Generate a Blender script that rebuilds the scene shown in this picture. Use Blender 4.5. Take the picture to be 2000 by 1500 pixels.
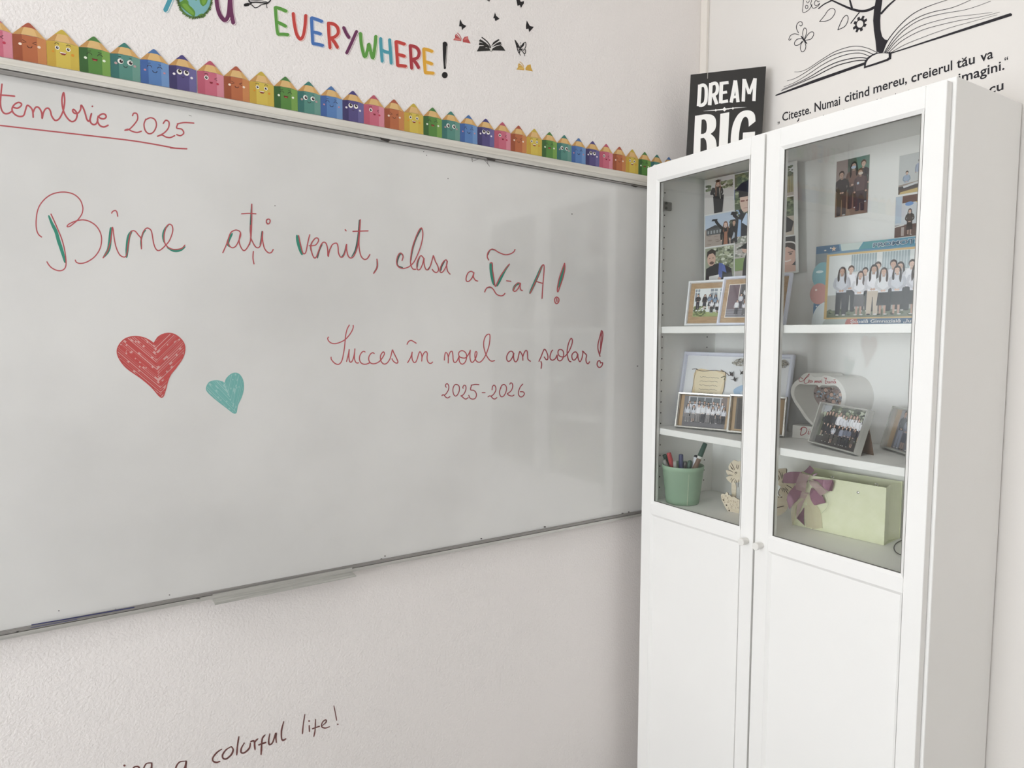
import bpy, bmesh, math, random
from mathutils import Vector, Matrix
from mathutils.geometry import tessellate_polygon

for o in list(bpy.data.objects):
    bpy.data.objects.remove(o)
SC = bpy.context.scene
C = SC.collection
R = math.radians

# ------------------------------------------------------------------ camera
CAM_POS = Vector((-1.38052, -1.45466, 1.53346))
CAM_R = Vector((0.8442479, -0.5359465, 0.0026205))
CAM_U = Vector((0.0369283, 0.0630475, 0.9973271))
CAM_F = Vector((0.5346792, 0.8418945, -0.0730194))
FPX = 1315.448
cam_data = bpy.data.cameras.new('camera')
cam = bpy.data.objects.new('camera', cam_data)
C.objects.link(cam)
m = Matrix.Identity(4)
for i in range(3):
    m[i][0], m[i][1], m[i][2], m[i][3] = CAM_R[i], CAM_U[i], -CAM_F[i], CAM_POS[i]
cam.matrix_world = m
cam_data.sensor_width = 36.0
cam_data.sensor_fit = 'HORIZONTAL'
cam_data.lens = 36.0 * FPX / 2000.0
cam_data.clip_start = 0.02
SC.camera = cam

# ------------------------------------------------------------------ daylight, added lamps and exposure
SC.view_settings.view_transform = 'Standard'
SC.view_settings.look = 'None'
SC.view_settings.gamma = 1.0
SC.view_settings.use_curve_mapping = False
SC.view_settings.exposure = 0.0
try:
    SC.cycles.use_denoising = True
    SC.cycles.max_bounces = 10
    SC.cycles.diffuse_bounces = 6
    SC.cycles.transparent_max_bounces = 12
    SC.cycles.caustics_reflective = False
    SC.cycles.caustics_refractive = False
except Exception:
    pass

world = bpy.data.worlds.new('sky')
SC.world = world
world.use_nodes = True
bg = world.node_tree.nodes['Background']
bg.inputs['Color'].default_value = (0.945, 0.985, 1.03, 1)
bg.inputs['Strength'].default_value = 11.4

WALL_Y = 0.0813      # plane of the whiteboard wall
WALL_X = 0.305       # plane of the wall behind the bookcase
ROOM = (-3.9, 0.305, -4.6, 0.0813, 0.0, 3.2)
# window openings: on the left wall (X = -3.9): (y0, y1, z0, z1); on the rear wall (Y = -4.6): (x0, x1, z0, z1)
WIN_LEFT = [(-1.8, -0.10, 0.75, 2.2), (-3.1, -2.4, 0.75, 2.2)]
WIN_REAR = []
def sky_portal(name, loc, rot, sx, sy):
    l = bpy.data.lights.new(name, 'AREA')
    l.shape = 'RECTANGLE'; l.size = sx; l.size_y = sy
    l.cycles.is_portal = True
    o = bpy.data.objects.new(name, l); C.objects.link(o)
    o.location = loc; o.rotation_euler = rot
for (a, b, c, d) in WIN_LEFT:
    sky_portal('sky_portal', (ROOM[0] - .02, (a + b) / 2, (c + d) / 2), (0, R(-90), 0), d - c, b - a)
for (a, b, c, d) in WIN_REAR:
    sky_portal('sky_portal', ((a + b) / 2, ROOM[2] - .02, (c + d) / 2), (R(90), 0, 0), b - a, d - c)

# two unseen ceiling lamps added to brighten the whiteboard wall (their fittings are built with the room)
FILL_LAMPS = [(-2.35, -0.76), (-0.62, -0.76)]
LAMP_Z = 3.12
for (x, y) in FILL_LAMPS:
    l = bpy.data.lights.new('fill_lamp', 'AREA'); l.shape = 'RECTANGLE'; l.size = 1.25; l.size_y = .24
    l.energy = 3.0; l.color = (1.0, 1.0, 1.0)
    o = bpy.data.objects.new('fill_lamp', l); C.objects.link(o); o.location = (x, y, LAMP_Z - .052)

# ------------------------------------------------------------------ materials
def lin(c):
    if isinstance(c, str):
        c = c.lstrip('#'); c = [int(c[i:i + 2], 16) for i in (0, 2, 4)]
    out = []
    for v in c:
        v /= 255.0
        out.append(v / 12.92 if v <= .04045 else ((v + .055) / 1.055) ** 2.4)
    return (*out, 1.0)
_M = {}
def mat(col, rough=0.6, metal=0.0, spec=0.3, key=None, coat=0.0):
    k = key or (str(col), rough, metal, spec, coat)
    if k in _M: return _M[k]
    m = bpy.data.materials.new('paint_%d' % len(_M) if not isinstance(k, str) else k)
    m.use_nodes = True
    b = m.node_tree.nodes['Principled BSDF']
    b.inputs['Base Color'].default_value = lin(col)
    b.inputs['Roughness'].default_value = rough
    b.inputs['Metallic'].default_value = metal
    b.inputs['Specular IOR Level'].default_value = spec
    b.inputs['Coat Weight'].default_value = coat
    b.inputs['Coat Roughness'].default_value = 0.08
    _M[k] = m
    return m
def noisy(key, col1, col2, scale, rough=.6, spec=.3, bump=0.0, bscale=None, detail=4, coat=0.0, metal=0.0, stretch=None, lo=.35, hi=.65):
    """two-tone material varied by object-space noise, with optional bump"""
    if key in _M: return _M[key]
    m = bpy.data.materials.new(key); m.use_nodes = True
    nt = m.node_tree; N = nt.nodes; L = nt.links
    b = N['Principled BSDF']
    tc = N.new('ShaderNodeTexCoord')
    src = tc.outputs['Object']
    if stretch:
        mp = N.new('ShaderNodeMapping'); mp.inputs['Scale'].default_value = stretch
        L.new(src, mp.inputs['Vector']); src = mp.outputs['Vector']
    n = N.new('ShaderNodeTexNoise'); n.inputs['Scale'].default_value = scale; n.inputs['Detail'].default_value = detail
    L.new(src, n.inputs['Vector'])
    r = N.new('ShaderNodeValToRGB')
    r.color_ramp.elements[0].color = lin(col1); r.color_ramp.elements[1].color = lin(col2)
    r.color_ramp.elements[0].position = lo; r.color_ramp.elements[1].position = hi
    L.new(n.outputs['Fac'], r.inputs['Fac']); L.new(r.outputs['Color'], b.inputs['Base Color'])
    b.inputs['Roughness'].default_value = rough; b.inputs['Specular IOR Level'].default_value = spec
    b.inputs['Coat Weight'].default_value = coat; b.inputs['Coat Roughness'].default_value = .06
    b.inputs['Metallic'].default_value = metal
    if bump:
        n2 = N.new('ShaderNodeTexNoise'); n2.inputs['Scale'].default_value = bscale or scale * 6; n2.inputs['Detail'].default_value = 3
        L.new(src, n2.inputs['Vector'])
        bp = N.new('ShaderNodeBump'); bp.inputs['Strength'].default_value = bump; bp.inputs['Distance'].default_value = .002
        L.new(n2.outputs['Fac'], bp.inputs['Height']); L.new(bp.outputs['Normal'], b.inputs['Normal'])
    _M[key] = m
    return m
def glass_mat():
    if 'clear_glass' in _M: return _M['clear_glass']
    m = bpy.data.materials.new('clear_glass'); m.use_nodes = True
    nt = m.node_tree; N = nt.nodes; L = nt.links
    N.remove(N['Principled BSDF'])
    t = N.new('ShaderNodeBsdfTransparent'); t.inputs['Color'].default_value = (.985, .993, .988, 1)
    g = N.new('ShaderNodeBsdfGlossy'); g.inputs['Roughness'].default_value = 0.0
    lw = N.new('ShaderNodeLayerWeight'); lw.inputs['Blend'].default_value = .5
    p = N.new('ShaderNodeMath'); p.operation = 'POWER'; p.inputs[1].default_value = 5
    k = N.new('ShaderNodeMath'); k.operation = 'MULTIPLY_ADD'; k.inputs[1].default_value = .94; k.inputs[2].default_value = .04
    mx = N.new('ShaderNodeMixShader')
    L.new(lw.outputs['Facing'], p.inputs[0]); L.new(p.outputs[0], k.inputs[0]); L.new(k.outputs[0], mx.inputs['Fac'])
    L.new(t.outputs[0], mx.inputs[1]); L.new(g.outputs[0], mx.inputs[2]); L.new(mx.outputs[0], N['Material Output'].inputs['Surface'])
    _M['clear_glass'] = m
    return m

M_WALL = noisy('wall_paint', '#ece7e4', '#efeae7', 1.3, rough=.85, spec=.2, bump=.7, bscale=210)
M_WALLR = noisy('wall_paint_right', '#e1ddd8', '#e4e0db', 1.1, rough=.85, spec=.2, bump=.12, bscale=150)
M_CEIL = mat('#f0efec', .9)
M_FLOOR = noisy('floor_vinyl', '#8f8c87', '#9a9792', 5, rough=.5)
M_CAB = noisy('white_foil', '#f2f1ee', '#f4f3f0', 3, rough=.42, spec=.4)
M_CABIN = M_CAB
M_ALU = noisy('brushed_aluminium', '#b9b8b3', '#cfcec9', 30, rough=.42, spec=.4, metal=.55, stretch=(.3, 5, 40))
M_ALUD = noisy('aluminium_groove', '#8a8784', '#9d9a96', 30, rough=.5, spec=.3, metal=.4, stretch=(.3, 5, 40))
M_RAILTOP = noisy('cream_rail', '#cfcac0', '#dedad0', 6, rough=.5, spec=.3, stretch=(1, 1, 20))
M_BOARD = noisy('whiteboard_enamel', '#cfcecb', '#dddcd9', 2.2, rough=.07, spec=.85, detail=6, lo=.3, hi=.6)
M_BLACK = mat('#2a2829', .6, 0, .2)

# ------------------------------------------------------------------ object helpers
_W = {}
def set_props(o, label=None, cat=None, group=None, kind=None):
    if label: o['label'] = label
    if cat: o['category'] = cat
    if group: o['group'] = group
    if kind: o['kind'] = kind
    return o
def thing(name, label, cat, loc=(0, 0, 0), rot=(0, 0, 0), group=None):
    o = bpy.data.objects.new(name, None); C.objects.link(o)
    o.empty_display_size = .05
    o.location = loc; o.rotation_euler = rot
    _W[o.name] = Matrix.Translation(Vector(loc)) @ o.rotation_euler.to_matrix().to_4x4()
    return set_props(o, label, cat, group)
def wmat(o):
    M = Matrix.Identity(4)
    while o is not None:
        M = _W.get(o.name, Matrix.Translation(o.location)) @ M
        o = o.parent
    return M
def mesh_obj(name, verts, faces, mats, mi=None, parent=None, world=True, smooth=False, origin=None):
    """verts in world coordinates (world=True) or in the parent's own frame"""
    me = bpy.data.meshes.new(name)
    vs = [Vector(v) for v in verts]
    loc = Vector((0, 0, 0))
    if parent is not None:
        if world:
            I = wmat(parent).inverted()
            vs = [I @ v for v in vs]
    else:
        if origin is None:
            lo = Vector([min(v[i] for v in vs) for i in range(3)]); hi = Vector([max(v[i] for v in vs) for i in range(3)])
            loc = Vector(((lo.x + hi.x) / 2, (lo.y + hi.y) / 2, lo.z))
        else:
            loc = Vector(origin)
        vs = [v - loc for v in vs]
    me.from_pydata([tuple(v) for v in vs], [], faces)
    if not isinstance(mats, (list, tuple)): mats = [mats]
    for mm in mats: me.materials.append(mm)
    if mi:
        for p, i in zip(me.polygons, mi): p.material_index = i
    if smooth:
        for p in me.polygons: p.use_smooth = True
    me.update()
    o = bpy.data.objects.new(name, me); C.objects.link(o)
    o.location = loc
    if parent is not None: o.parent = parent
    return o

class Solid:
    """collects boxes, lathes and tubes in one mesh"""
    def __init__(s): s.v = []; s.f = []; s.mi = []; s.mats = []
    def m(s, mt):
        if mt not in s.mats: s.mats.append(mt)
        return s.mats.index(mt)
    def add(s, v, f, mt):
        b = len(s.v); k = s.m(mt); s.v += [Vector(x) for x in v]
        for q in f: s.f.append([b + i for i in q]); s.mi.append(k)
    def bm(s, bm, mt):
        bm.verts.index_update()
        s.add([v.co.copy() for v in bm.verts], [[v.index for v in f.verts] for f in bm.faces], mt); bm.free()
    def box(s, lo, hi, mt, bev=0.0, seg=1):
        lo = Vector(lo); hi = Vector(hi)
        bm = bmesh.new(); bmesh.ops.create_cube(bm, size=1)
        for v in bm.verts: v.co = Vector([(lo[i] + hi[i]) / 2 + v.co[i] * (hi[i] - lo[i]) for i in range(3)])
        if bev: bmesh.ops.bevel(bm, geom=list(bm.edges), offset=bev, segments=seg, affect='EDGES', profile=.5)
        s.bm(bm, mt)
    def lathe(s, prof, mt, M=None, n=28, cap0=True, cap1=True):
        """prof: [(r, z)]"""
        M = M or Matrix.Identity(4); vs = []; fs = []
        for r, z in prof:
            for k in range(n):
                a = 2 * math.pi * k / n; vs.append(M @ Vector((r * math.cos(a), r * math.sin(a), z)))
        for i in range(len(prof) - 1):
            for k in range(n):
                k2 = (k + 1) % n
                fs.append([i * n + k, i * n + k2, (i + 1) * n + k2, (i + 1) * n + k])
        if cap0: fs.append([k for k in reversed(range(n))])
        if cap1: fs.append([(len(prof) - 1) * n + k for k in range(n)])
        s.add(vs, fs, mt)
    def tube(s, pts, r, mt, n=8, closed=False):
        pts = [Vector(q) for q in pts]; vs = []; fs = []; N = len(pts)
        up = Vector((0, 0, 1)); prev = None
        for i, q in enumerate(pts):
            a = pts[(i - 1) % N] if (closed or i > 0) else q
            b = pts[(i + 1) % N] if (closed or i < N - 1) else q
            t = (b - a).normalized()
            if prev is None:
                prev = t.cross(up) if abs(t.dot(up)) < .95 else t.cross(Vector((1, 0, 0)))
            prev = (prev - t * prev.dot(t)).normalized(); w = t.cross(prev)
            rr = r[i] if isinstance(r, (list, tuple)) else r
            for k in range(n):
                an = 2 * math.pi * k / n; vs.append(q + prev * (math.cos(an) * rr) + w * (math.sin(an) * rr))
        for i in range(N if closed else N - 1):
            for k in range(n):
                k2 = (k + 1) % n; i2 = (i + 1) % N
                fs.append([i * n + k, i * n + k2, i2 * n + k2, i2 * n + k])
        if not closed:
            fs.append(list(reversed(range(n)))); fs.append([(N - 1) * n + k for k in range(n)])
        s.add(vs, fs, mt)
    def prism(s, poly, fn0, fn1, mt, side=None):
        """poly: 2-D outline; fn0/fn1 map (x, y) to the front and the back face"""
        n = len(poly); v = [fn0(*q) for q in poly] + [fn1(*q) for q in poly]
        tri = tessellate_polygon([[Vector((q[0], q[1], 0)) for q in poly]])
        s.add(v, [list(t) for t in tri] + [[n + i for i in reversed(t)] for t in tri], mt)
        s.add(v, [[i, (i + 1) % n, n + (i + 1) % n, n + i] for i in range(n)], side or mt)
    def build(s, name, parent=None, world=True, smooth=False, origin=None):
        return mesh_obj(name, s.v, s.f, s.mats, s.mi, parent, world, smooth, origin)

def spline(pts, n=6, closed=False):
    if len(pts) < 3: return [tuple(map(float, q)) for q in pts]
    P = [Vector((q[0], q[1])) for q in pts]; out = []; N = len(P)
    for i in range(N if closed else N - 1):
        if closed: a, b, c, d = P[(i - 1) % N], P[i], P[(i + 1) % N], P[(i + 2) % N]
        else: a, b, c, d = P[max(i - 1, 0)], P[i], P[i + 1], P[min(i + 2, N - 1)]
        for k in range(n):
            t = k / n
            q = .5 * ((2 * b) + (c - a) * t + (2 * a - 5 * b + 4 * c - d) * t * t + (3 * b - a - 3 * c + d) * t ** 3)
            out.append((q.x, q.y))
    if not closed: out.append((P[-1].x, P[-1].y))
    return out
def ell(cx, cy, rx, ry, n=16, rot=0.0, a0=0, a1=360):
    out = []
    for k in range(n if a1 - a0 >= 360 else n + 1):
        a = R(a0 + (a1 - a0) * k / n); x = rx * math.cos(a); y = ry * math.sin(a)
        out.append((cx + x * math.cos(rot) - y * math.sin(rot), cy + x * math.sin(rot) + y * math.cos(rot)))
    return out

class Print:
    """flat ink, paint or paper cut-outs laid on a surface; fn(x, y, h) gives the point at height h over it"""
    def __init__(s, fn, eps=1e-5, h0=3e-5): s.fn = fn; s.v = []; s.f = []; s.mi = []; s.mats = []; s.h = h0; s.eps = eps; s.T = (0, 0, 1)
    def m(s, mt):
        if isinstance(mt, str): mt = mat(mt, .55, 0, .25)
        if mt not in s.mats: s.mats.append(mt)
        return s.mats.index(mt)
    def at(s, ox, oy, sc):      # drawing units: an enlarged detail with its corner at ox, oy
        s.T = (ox, oy, sc); return s
    def P(s, q): return (s.T[0] + q[0] / s.T[2], s.T[1] + q[1] / s.T[2])
    def poly(s, pts, mt, smooth=0):
        if smooth: pts = spline(pts, smooth, True)
        pts = [s.P(q) for q in pts]
        tri = tessellate_polygon([[Vector((q[0], q[1], 0)) for q in pts]])
        b = len(s.v); k = s.m(mt); s.v += [s.fn(q[0], q[1], s.h) for q in pts]
        for t in tri: s.f.append([b + i for i in t]); s.mi.append(k)
        s.h += s.eps
    def rect(s, x0, y0, x1, y1, mt): s.poly([(x0, y0), (x1, y0), (x1, y1), (x0, y1)], mt)
    def ellipse(s, cx, cy, rx, ry, mt, n=16, rot=0.0): s.poly(ell(cx, cy, rx, ry, n, rot), mt)
    def stroke(s, pts, w, mt, n=6, cap=True, closed=False, taper=None):
        """w in drawing units; taper: list of width factors along the stroke"""
        q = [Vector(s.P(a)) for a in (spline(pts, n, closed) if n > 1 else pts)]
        w = w / s.T[2]; N = len(q)
        if N < 2: return
        if cap and not closed:
            t0 = (q[0] - q[1]); t1 = (q[-1] - q[-2])
            if t0.length > 0 and t1.length > 0:
                q = [q[0] + t0.normalized() * w * .38] + q + [q[-1] + t1.normalized() * w * .38]
        N = len(q); b = len(s.v); k = s.m(mt)
        for i in range(N):
            a = q[(i - 1) % N] if (closed or i) else q[0]; c = q[(i + 1) % N] if (closed or i < N - 1) else q[-1]
            t = (c - a)
            t = t.normalized() if t.length > 1e-9 else Vector((1, 0))
            f = 1.0
            if taper:
                x = i / (N - 1) * (len(taper) - 1); j = min(int(x), len(taper) - 2); f = taper[j] + (taper[j + 1] - taper[j]) * (x - j)
            if cap and not closed and i in (0, N - 1): f *= .45
            nn = Vector((-t.y, t.x)) * (w * .5 * f)
            h = s.h + s.eps * i / N
            s.v.append(s.fn(q[i].x + nn.x, q[i].y + nn.y, h)); s.v.append(s.fn(q[i].x - nn.x, q[i].y - nn.y, h))
        for i in range(N if closed else N - 1):
            j = (i + 1) % N
            s.f.append([b + 2 * i, b + 2 * j, b + 2 * j + 1, b + 2 * i + 1]); s.mi.append(k)
        s.h += s.eps * 1.2
    def text(s, body, x0, y0, x1, y1, size, mt, bold=0.0, squeeze=None, shear=0.0, down=True):
        """a typeset line whose base runs from (x0, y0) to (x1, y1)"""
        cu = bpy.data.curves.new('type', 'FONT'); cu.body = body; cu.size = 1.0; cu.offset = bold; cu.shear = shear; cu.resolution_u = 3
        to = bpy.data.objects.new('type', cu); C.objects.link(to)
        dg = bpy.context.evaluated_depsgraph_get(); dg.update()
        me = bpy.data.meshes.new_from_object(to.evaluated_get(dg))
        bpy.data.objects.remove(to); bpy.data.curves.remove(cu)
        if not me.vertices: return
        xs = [v.co.x for v in me.vertices]; wd = max(xs) - min(xs); mn = min(xs)
        p0 = Vector(s.P((x0, y0))); p1 = Vector(s.P((x1, y1))); d = p1 - p0
        ex = d / wd; sz = size / s.T[2]
        ey = Vector((0, -1)) if down else Vector((0, 1))
        b = len(s.v); k = s.m(mt)
        for v in me.vertices:
            q = p0 + ex * (v.co.x - mn) + ey * (v.co.y * sz)
            s.v.append(s.fn(q.x, q.y, s.h))
        for p in me.polygons: s.f.append([b + i for i in p.vertices]); s.mi.append(k)
        bpy.data.meshes.remove(me)
        s.h += s.eps
    def build(s, name, parent=None, world=True):
        return mesh_obj(name, s.v, s.f, s.mats, s.mi, parent, world)

# points of the wall drawings were surveyed in the photograph; on_plane() carries a surveyed point onto the wall it is drawn on
def ray(px, py): return CAM_F + CAM_R * ((px - 1000.0) / FPX) - CAM_U * ((py - 750.0) / FPX)
def on_plane(co, nrm):
    co = Vector(co); nrm = Vector(nrm).normalized(); k = (co - CAM_POS).dot(nrm)
    def fn(px, py, h=0.0):
        d = ray(px, py); return CAM_POS + d * (k / d.dot(nrm)) + nrm * h
    return fn
BOARD_Y = WALL_Y - 0.016
ON_WALL = on_plane((0, WALL_Y, 0), (0, -1, 0))
ON_BOARD = on_plane((0, BOARD_Y, 0), (0, -1, 0))
ON_RIGHT = on_plane((WALL_X, 0, 0), (-1, 0, 0))

# ------------------------------------------------------------------ the room
X0, X1, Y0, Y1, Z0, Z1 = ROOM
T = .12
def structure(name, solid):
    return set_props(solid.build(name), kind='structure')
s = Solid(); s.box((X0 - T, Y1, Z0), (X1 + T, Y1 + T, Z1), M_WALL); structure('wall_left', s)
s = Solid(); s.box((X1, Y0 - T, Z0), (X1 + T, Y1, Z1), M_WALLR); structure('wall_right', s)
s = Solid(); s.box((X0 - T, Y0 - T, Z0 - .1), (X1 + T, Y1 + T, Z0), M_FLOOR); structure('floor', s)
s = Solid(); s.box((X0 - T, Y0 - T, Z1), (X1 + T, Y1 + T, Z1 + .1), M_CEIL); structure('ceiling', s)
def holed_wall(name, axis, at, lo, hi, wins, out):
    s = Solid()
    def bx(a0, a1, z0, z1):
        if a1 - a0 < 1e-4 or z1 - z0 < 1e-4: return
        if axis == 'X': s.box((min(at, at + out), a0, z0), (max(at, at + out), a1, z1), M_WALL)
        else: s.box((a0, min(at, at + out), z0), (a1, max(at, at + out), z1), M_WALL)
    ws = sorted(wins); c = lo
    for (a, b, z0, z1) in ws:
        bx(c, a, Z0, Z1); bx(a, b, Z0, z0); bx(a, b, z1, Z1); c = b
    bx(c, hi, Z0, Z1)
    return structure(name, s)
holed_wall('wall_window_side', 'X', X0, Y0, Y1, WIN_LEFT, -T)
holed_wall('wall_rear', 'Y', Y0, X0, X1, WIN_REAR, -T)
M_PVC = mat('#f4f4f2', .4)
wn = 0
for side, wins in (('X', WIN_LEFT), ('Y', WIN_REAR)):
    for (a, b, z0, z1) in wins:
        wn += 1; s = Solid(); mid = (a + b) / 2
        for (p0, p1, q0, q1) in ((a, a + .06, z0, z1), (b - .06, b, z0, z1), (a, b, z0, z0 + .06), (a, b, z1 - .06, z1), (mid - .05, mid + .05, z0, z1)):
            if side == 'X': s.box((X0 - .09, p0, q0), (X0 - .03, p1, q1), M_PVC, .004)
            else: s.box((p0, Y0 - .09, q0), (p1, Y0 - .03, q1), M_PVC, .004)
        structure('window_%d' % wn, s)
# cable trunking in the corner of the two walls
s = Solid()
s.box((.292, WALL_Y - .026, 2.03), (WALL_X, WALL_Y, Z1), mat('#e4ded6', .5), .002)
set_props(s.build('trim_1'), kind='structure')

for i, (x, y) in enumerate(FILL_LAMPS):  # out-of-view fittings for the added fill lamps
    t = thing('fill_lamp_fitting', 'added white linear ceiling lamp brightening the whiteboard wall, %s' % ('on the window side' if i == 0 else 'nearer the bookcase'), 'lamp', (x, y, LAMP_Z), group='added ceiling lamps over the whiteboard')
    s = Solid(); s.box((x - .66, y - .15, LAMP_Z - .04), (x + .66, y + .15, Z1 - .001), mat('#ecebe8', .5), .004); s.build('housing', t)
    s = Solid(); s.box((x - .64, y - .13, LAMP_Z - .05), (x + .64, y + .13, LAMP_Z - .04), mat('#f6f6f4', .4), .002); s.build('diffuser', t)
# ------------------------------------------------------------------ whiteboard
BX0, BX1 = -2.05, 0.255
wb = thing('whiteboard', 'large white marker board with a red and green handwritten welcome, left of the bookcase', 'whiteboard', ((BX0 + BX1) / 2, WALL_Y, .972))
def along(zl, zr):        # height of an edge of the slightly crooked frame at x
    return lambda x: zl + (zr - zl) * (x + 1.5) / 1.55
def crooked(s, x0, x1, y0, y1, zb, zt, mt):
    v = [(x, y, z(x)) for x in (x0, x1) for y in (y0, y1) for z in (zb, zt)]
    s.add(v, [[0, 4, 5, 1], [2, 3, 7, 6], [0, 2, 6, 4], [1, 5, 7, 3], [0, 1, 3, 2], [4, 6, 7, 5]], mt)
FY = WALL_Y - .024
zt0, zt1, zt2, zt3 = along(2.0166, 2.0060), along(2.0059, 1.9876), along(1.9971, 1.9745), along(1.9895, 1.9710)
zb0, zb1, zb2 = along(.9872, .9915), along(.9812, .9850), along(.9724, .9765)
s = Solid(); crooked(s, BX0 + .01, BX1 - .01, BOARD_Y, WALL_Y - .001, along(.98, .984), along(1.993, 1.976), M_BOARD); s.build('writing_surface', wb)
s = Solid()
crooked(s, BX0, BX1, FY, WALL_Y - .001, zt1, zt0, M_RAILTOP)
crooked(s, BX0, BX1, FY + .0006, WALL_Y - .001, lambda x: zt2(x) + .0016, zt1, noisy('pale_aluminium', '#c3c0b8', '#d2cfc8', 8, rough=.5, spec=.3, stretch=(1, 1, 30)))
crooked(s, BX0, BX1, FY + .004, WALL_Y - .001, lambda x: zt2(x) - .0006, lambda x: zt2(x) + .0016, mat('#55524e', .7))
crooked(s, BX0, BX1, FY + .001, WALL_Y - .001, zt3, lambda x: zt2(x) - .0006, M_ALUD)
set_props(s.build('top_rail', wb), 'cream top rail with a grey lower lip')
s = Solid()
crooked(s, BX0, BX1, FY + .001, WALL_Y - .001, lambda x: zb1(x) + .0005, zb0, M_ALUD)
crooked(s, BX0, BX1, FY + .004, WALL_Y - .001, lambda x: zb1(x) - .0007, lambda x: zb1(x) + .0005, mat('#4c4a48', .7))
crooked(s, BX0, BX1, FY, WALL_Y - .001, zb2, lambda x: zb1(x) - .0007, M_ALU)
s.build('bottom_rail', wb)
for xx in (BX0, BX1 - .018):
    s = Solid(); s.box((xx, FY, .9935), (xx + .018, WALL_Y - .001, 1.968), M_ALU, .002); s.build('side_rail', wb)
# pen tray clipped on the bottom rail: a flange with a lip bent outwards
s = Solid()
prof = [(FY - .0002, .9840), (FY - .0022, .9840), (FY - .0022, .9738), (FY - .030, .9728), (FY - .030, .9706), (FY - .0002, .9716)]
xa, xb = -1.1700, -.8660; n = len(prof)
vs = [(x, y, z + (x - xa) * .006) for x in (xa, xb) for (y, z) in prof]
s.add(vs, [[i, (i + 1) % n, n + (i + 1) % n, n + i] for i in range(n)], M_ALU)
s.add(vs, [list(range(n))[::-1], list(range(n, 2 * n))], M_ALU)
set_props(s.build('pen_tray', wb), 'short brushed aluminium tray with an outward lip')

RED = '#b4585c'; REDD = '#a04e54'; GRN = '#3f8a76'; HRED = '#c05553'; TEAL = '#78b3ad'
def ink(): return Print(ON_BOARD)
def strokes(p, lst, w, col):
    for q in lst: p.stroke(q, w, col)

# date line
p = ink().at(0, 150, 9.09)
strokes(p, [
 [(35,130),(15,330),(8,480),(30,590),(80,650),(150,650),(215,610)],
 [(0,325),(120,330),(260,345)],
 [(245,545),(310,558),(370,520),(380,480),(330,455),(260,490),(215,560),(230,630),(290,685),(360,705),(420,685),(450,600),(475,520),(500,510),(550,550),(580,610),(590,720)],
 [(585,640),(620,560),(655,535),(700,560),(740,640),(748,740),(770,640),(810,570),(860,560),(895,610),(915,690),(960,760),(1000,775),(1050,745),(1095,670),(1130,570),(1148,420),(1130,280),(1100,400),(1115,560),(1160,680),(1230,770),(1290,795),(1345,760),(1370,680),(1350,620),(1305,580),(1290,610),(1330,650),(1390,640),(1430,580),(1440,505),(1480,560),(1515,660),(1540,750),(1575,790),(1600,745),(1625,650),(1600,745),(1610,810),(1660,850),(1710,830),(1738,760)],
 [(1740,700),(1790,740),(1850,745),(1885,710),(1860,665),(1800,665),(1740,720),(1735,800),(1780,870),(1850,890),(1920,860)]], 30, RED)
p.ellipse(1640, 525, 16, 16, REDD)
p.at(0, 0, 4)
strokes(p, [
 [(1035,905),(1045,885),(1070,890),(1075,930),(1050,970),(1010,1010),(975,1018)], [(975,1018),(1000,1010),(1030,1025),(1070,1035),(1105,1025)],
 [(1140,930),(1125,970),(1135,1020),(1165,1045),(1200,1030),(1222,980),(1210,935),(1175,920),(1140,935)],
 [(1275,965),(1295,940),(1320,955),(1315,1000),(1280,1040),(1230,1065)], [(1230,1065),(1265,1055),(1295,1070),(1330,1075),(1365,1060)],
 [(1515,962),(1440,958),(1385,968)], [(1390,968),(1380,1000),(1420,1010),(1435,1040),(1410,1060),(1380,1052)],
 [(-300,945),(0,980),(350,1020),(700,1060),(1000,1095),(1180,1123),(1370,1158)], [(1330,1155),(1400,1160),(1460,1163)]], 11, RED)
set_props(p.build('handwriting', wb), 'red underlined date at the top left of the board, ending in 2025')

# greeting: red pen, thickened with green
p = ink().at(40, 350, 4)
for q, w in (([(225,290),(250,350),(280,410),(300,480),(320,540),(335,590),(350,645)], 20),
             ([(655,605),(690,550),(702,470),(708,385)], 20), ([(832,605),(838,520),(848,450),(868,410)], 20), ([(945,540),(943,480),(958,425),(978,400)], 10),
             ([(1160,355),(1130,390),(1115,440),(1122,490)], 12), ([(1150,535),(1200,560),(1250,555),(1285,530)], 13)):
    p.stroke([(a - w * .12, b_) for a, b_ in q], w * 1.3, GRN, taper=[.5, 1, 1.1, 1, .6])
strokes(p, [
 [(165,452),(140,430),(125,390),(122,330),(130,260),(150,205),(190,155),(240,120),(300,103),(360,102),(420,120),(465,160),(485,210),(487,240),(480,270),(462,300),(440,325),(410,350),(385,368),(368,372),(365,365),(380,350),(410,335),(445,323),(490,318),(535,328),(580,355),(610,390),(628,430),(634,470),(628,520),(610,565),(580,605),(545,632),(505,652),(465,658),(438,650),(428,632)],
 [(238,272),(265,330),(295,400),(320,460),(340,530),(352,600),(356,655),(350,690),(330,710),(300,715),(265,705),(235,685),(215,660),(207,645)],
 [(712,266),(720,252),(740,245),(752,255),(757,275),(760,290)],
 [(645,615),(680,560),(700,500),(712,430),(716,380),(722,385),(728,430),(735,480),(750,540),(775,590),(805,608),(825,600),(835,560),(840,520),(850,460),(862,415),(880,402),(900,410),(920,435),(940,460),(945,500),(945,545)],
 [(945,460),(955,420),(975,390),(995,382),(1020,400),(1030,440),(1040,500),(1055,540),(1075,558),(1100,548),(1130,520),(1160,485),(1180,440),(1190,400),(1185,365),(1165,352),(1145,365),(1130,400),(1122,440),(1125,490),(1145,525),(1180,545),(1220,548),(1260,540),(1285,515)]], 9.5, RED)
p.at(420, 350, 5)
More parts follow.
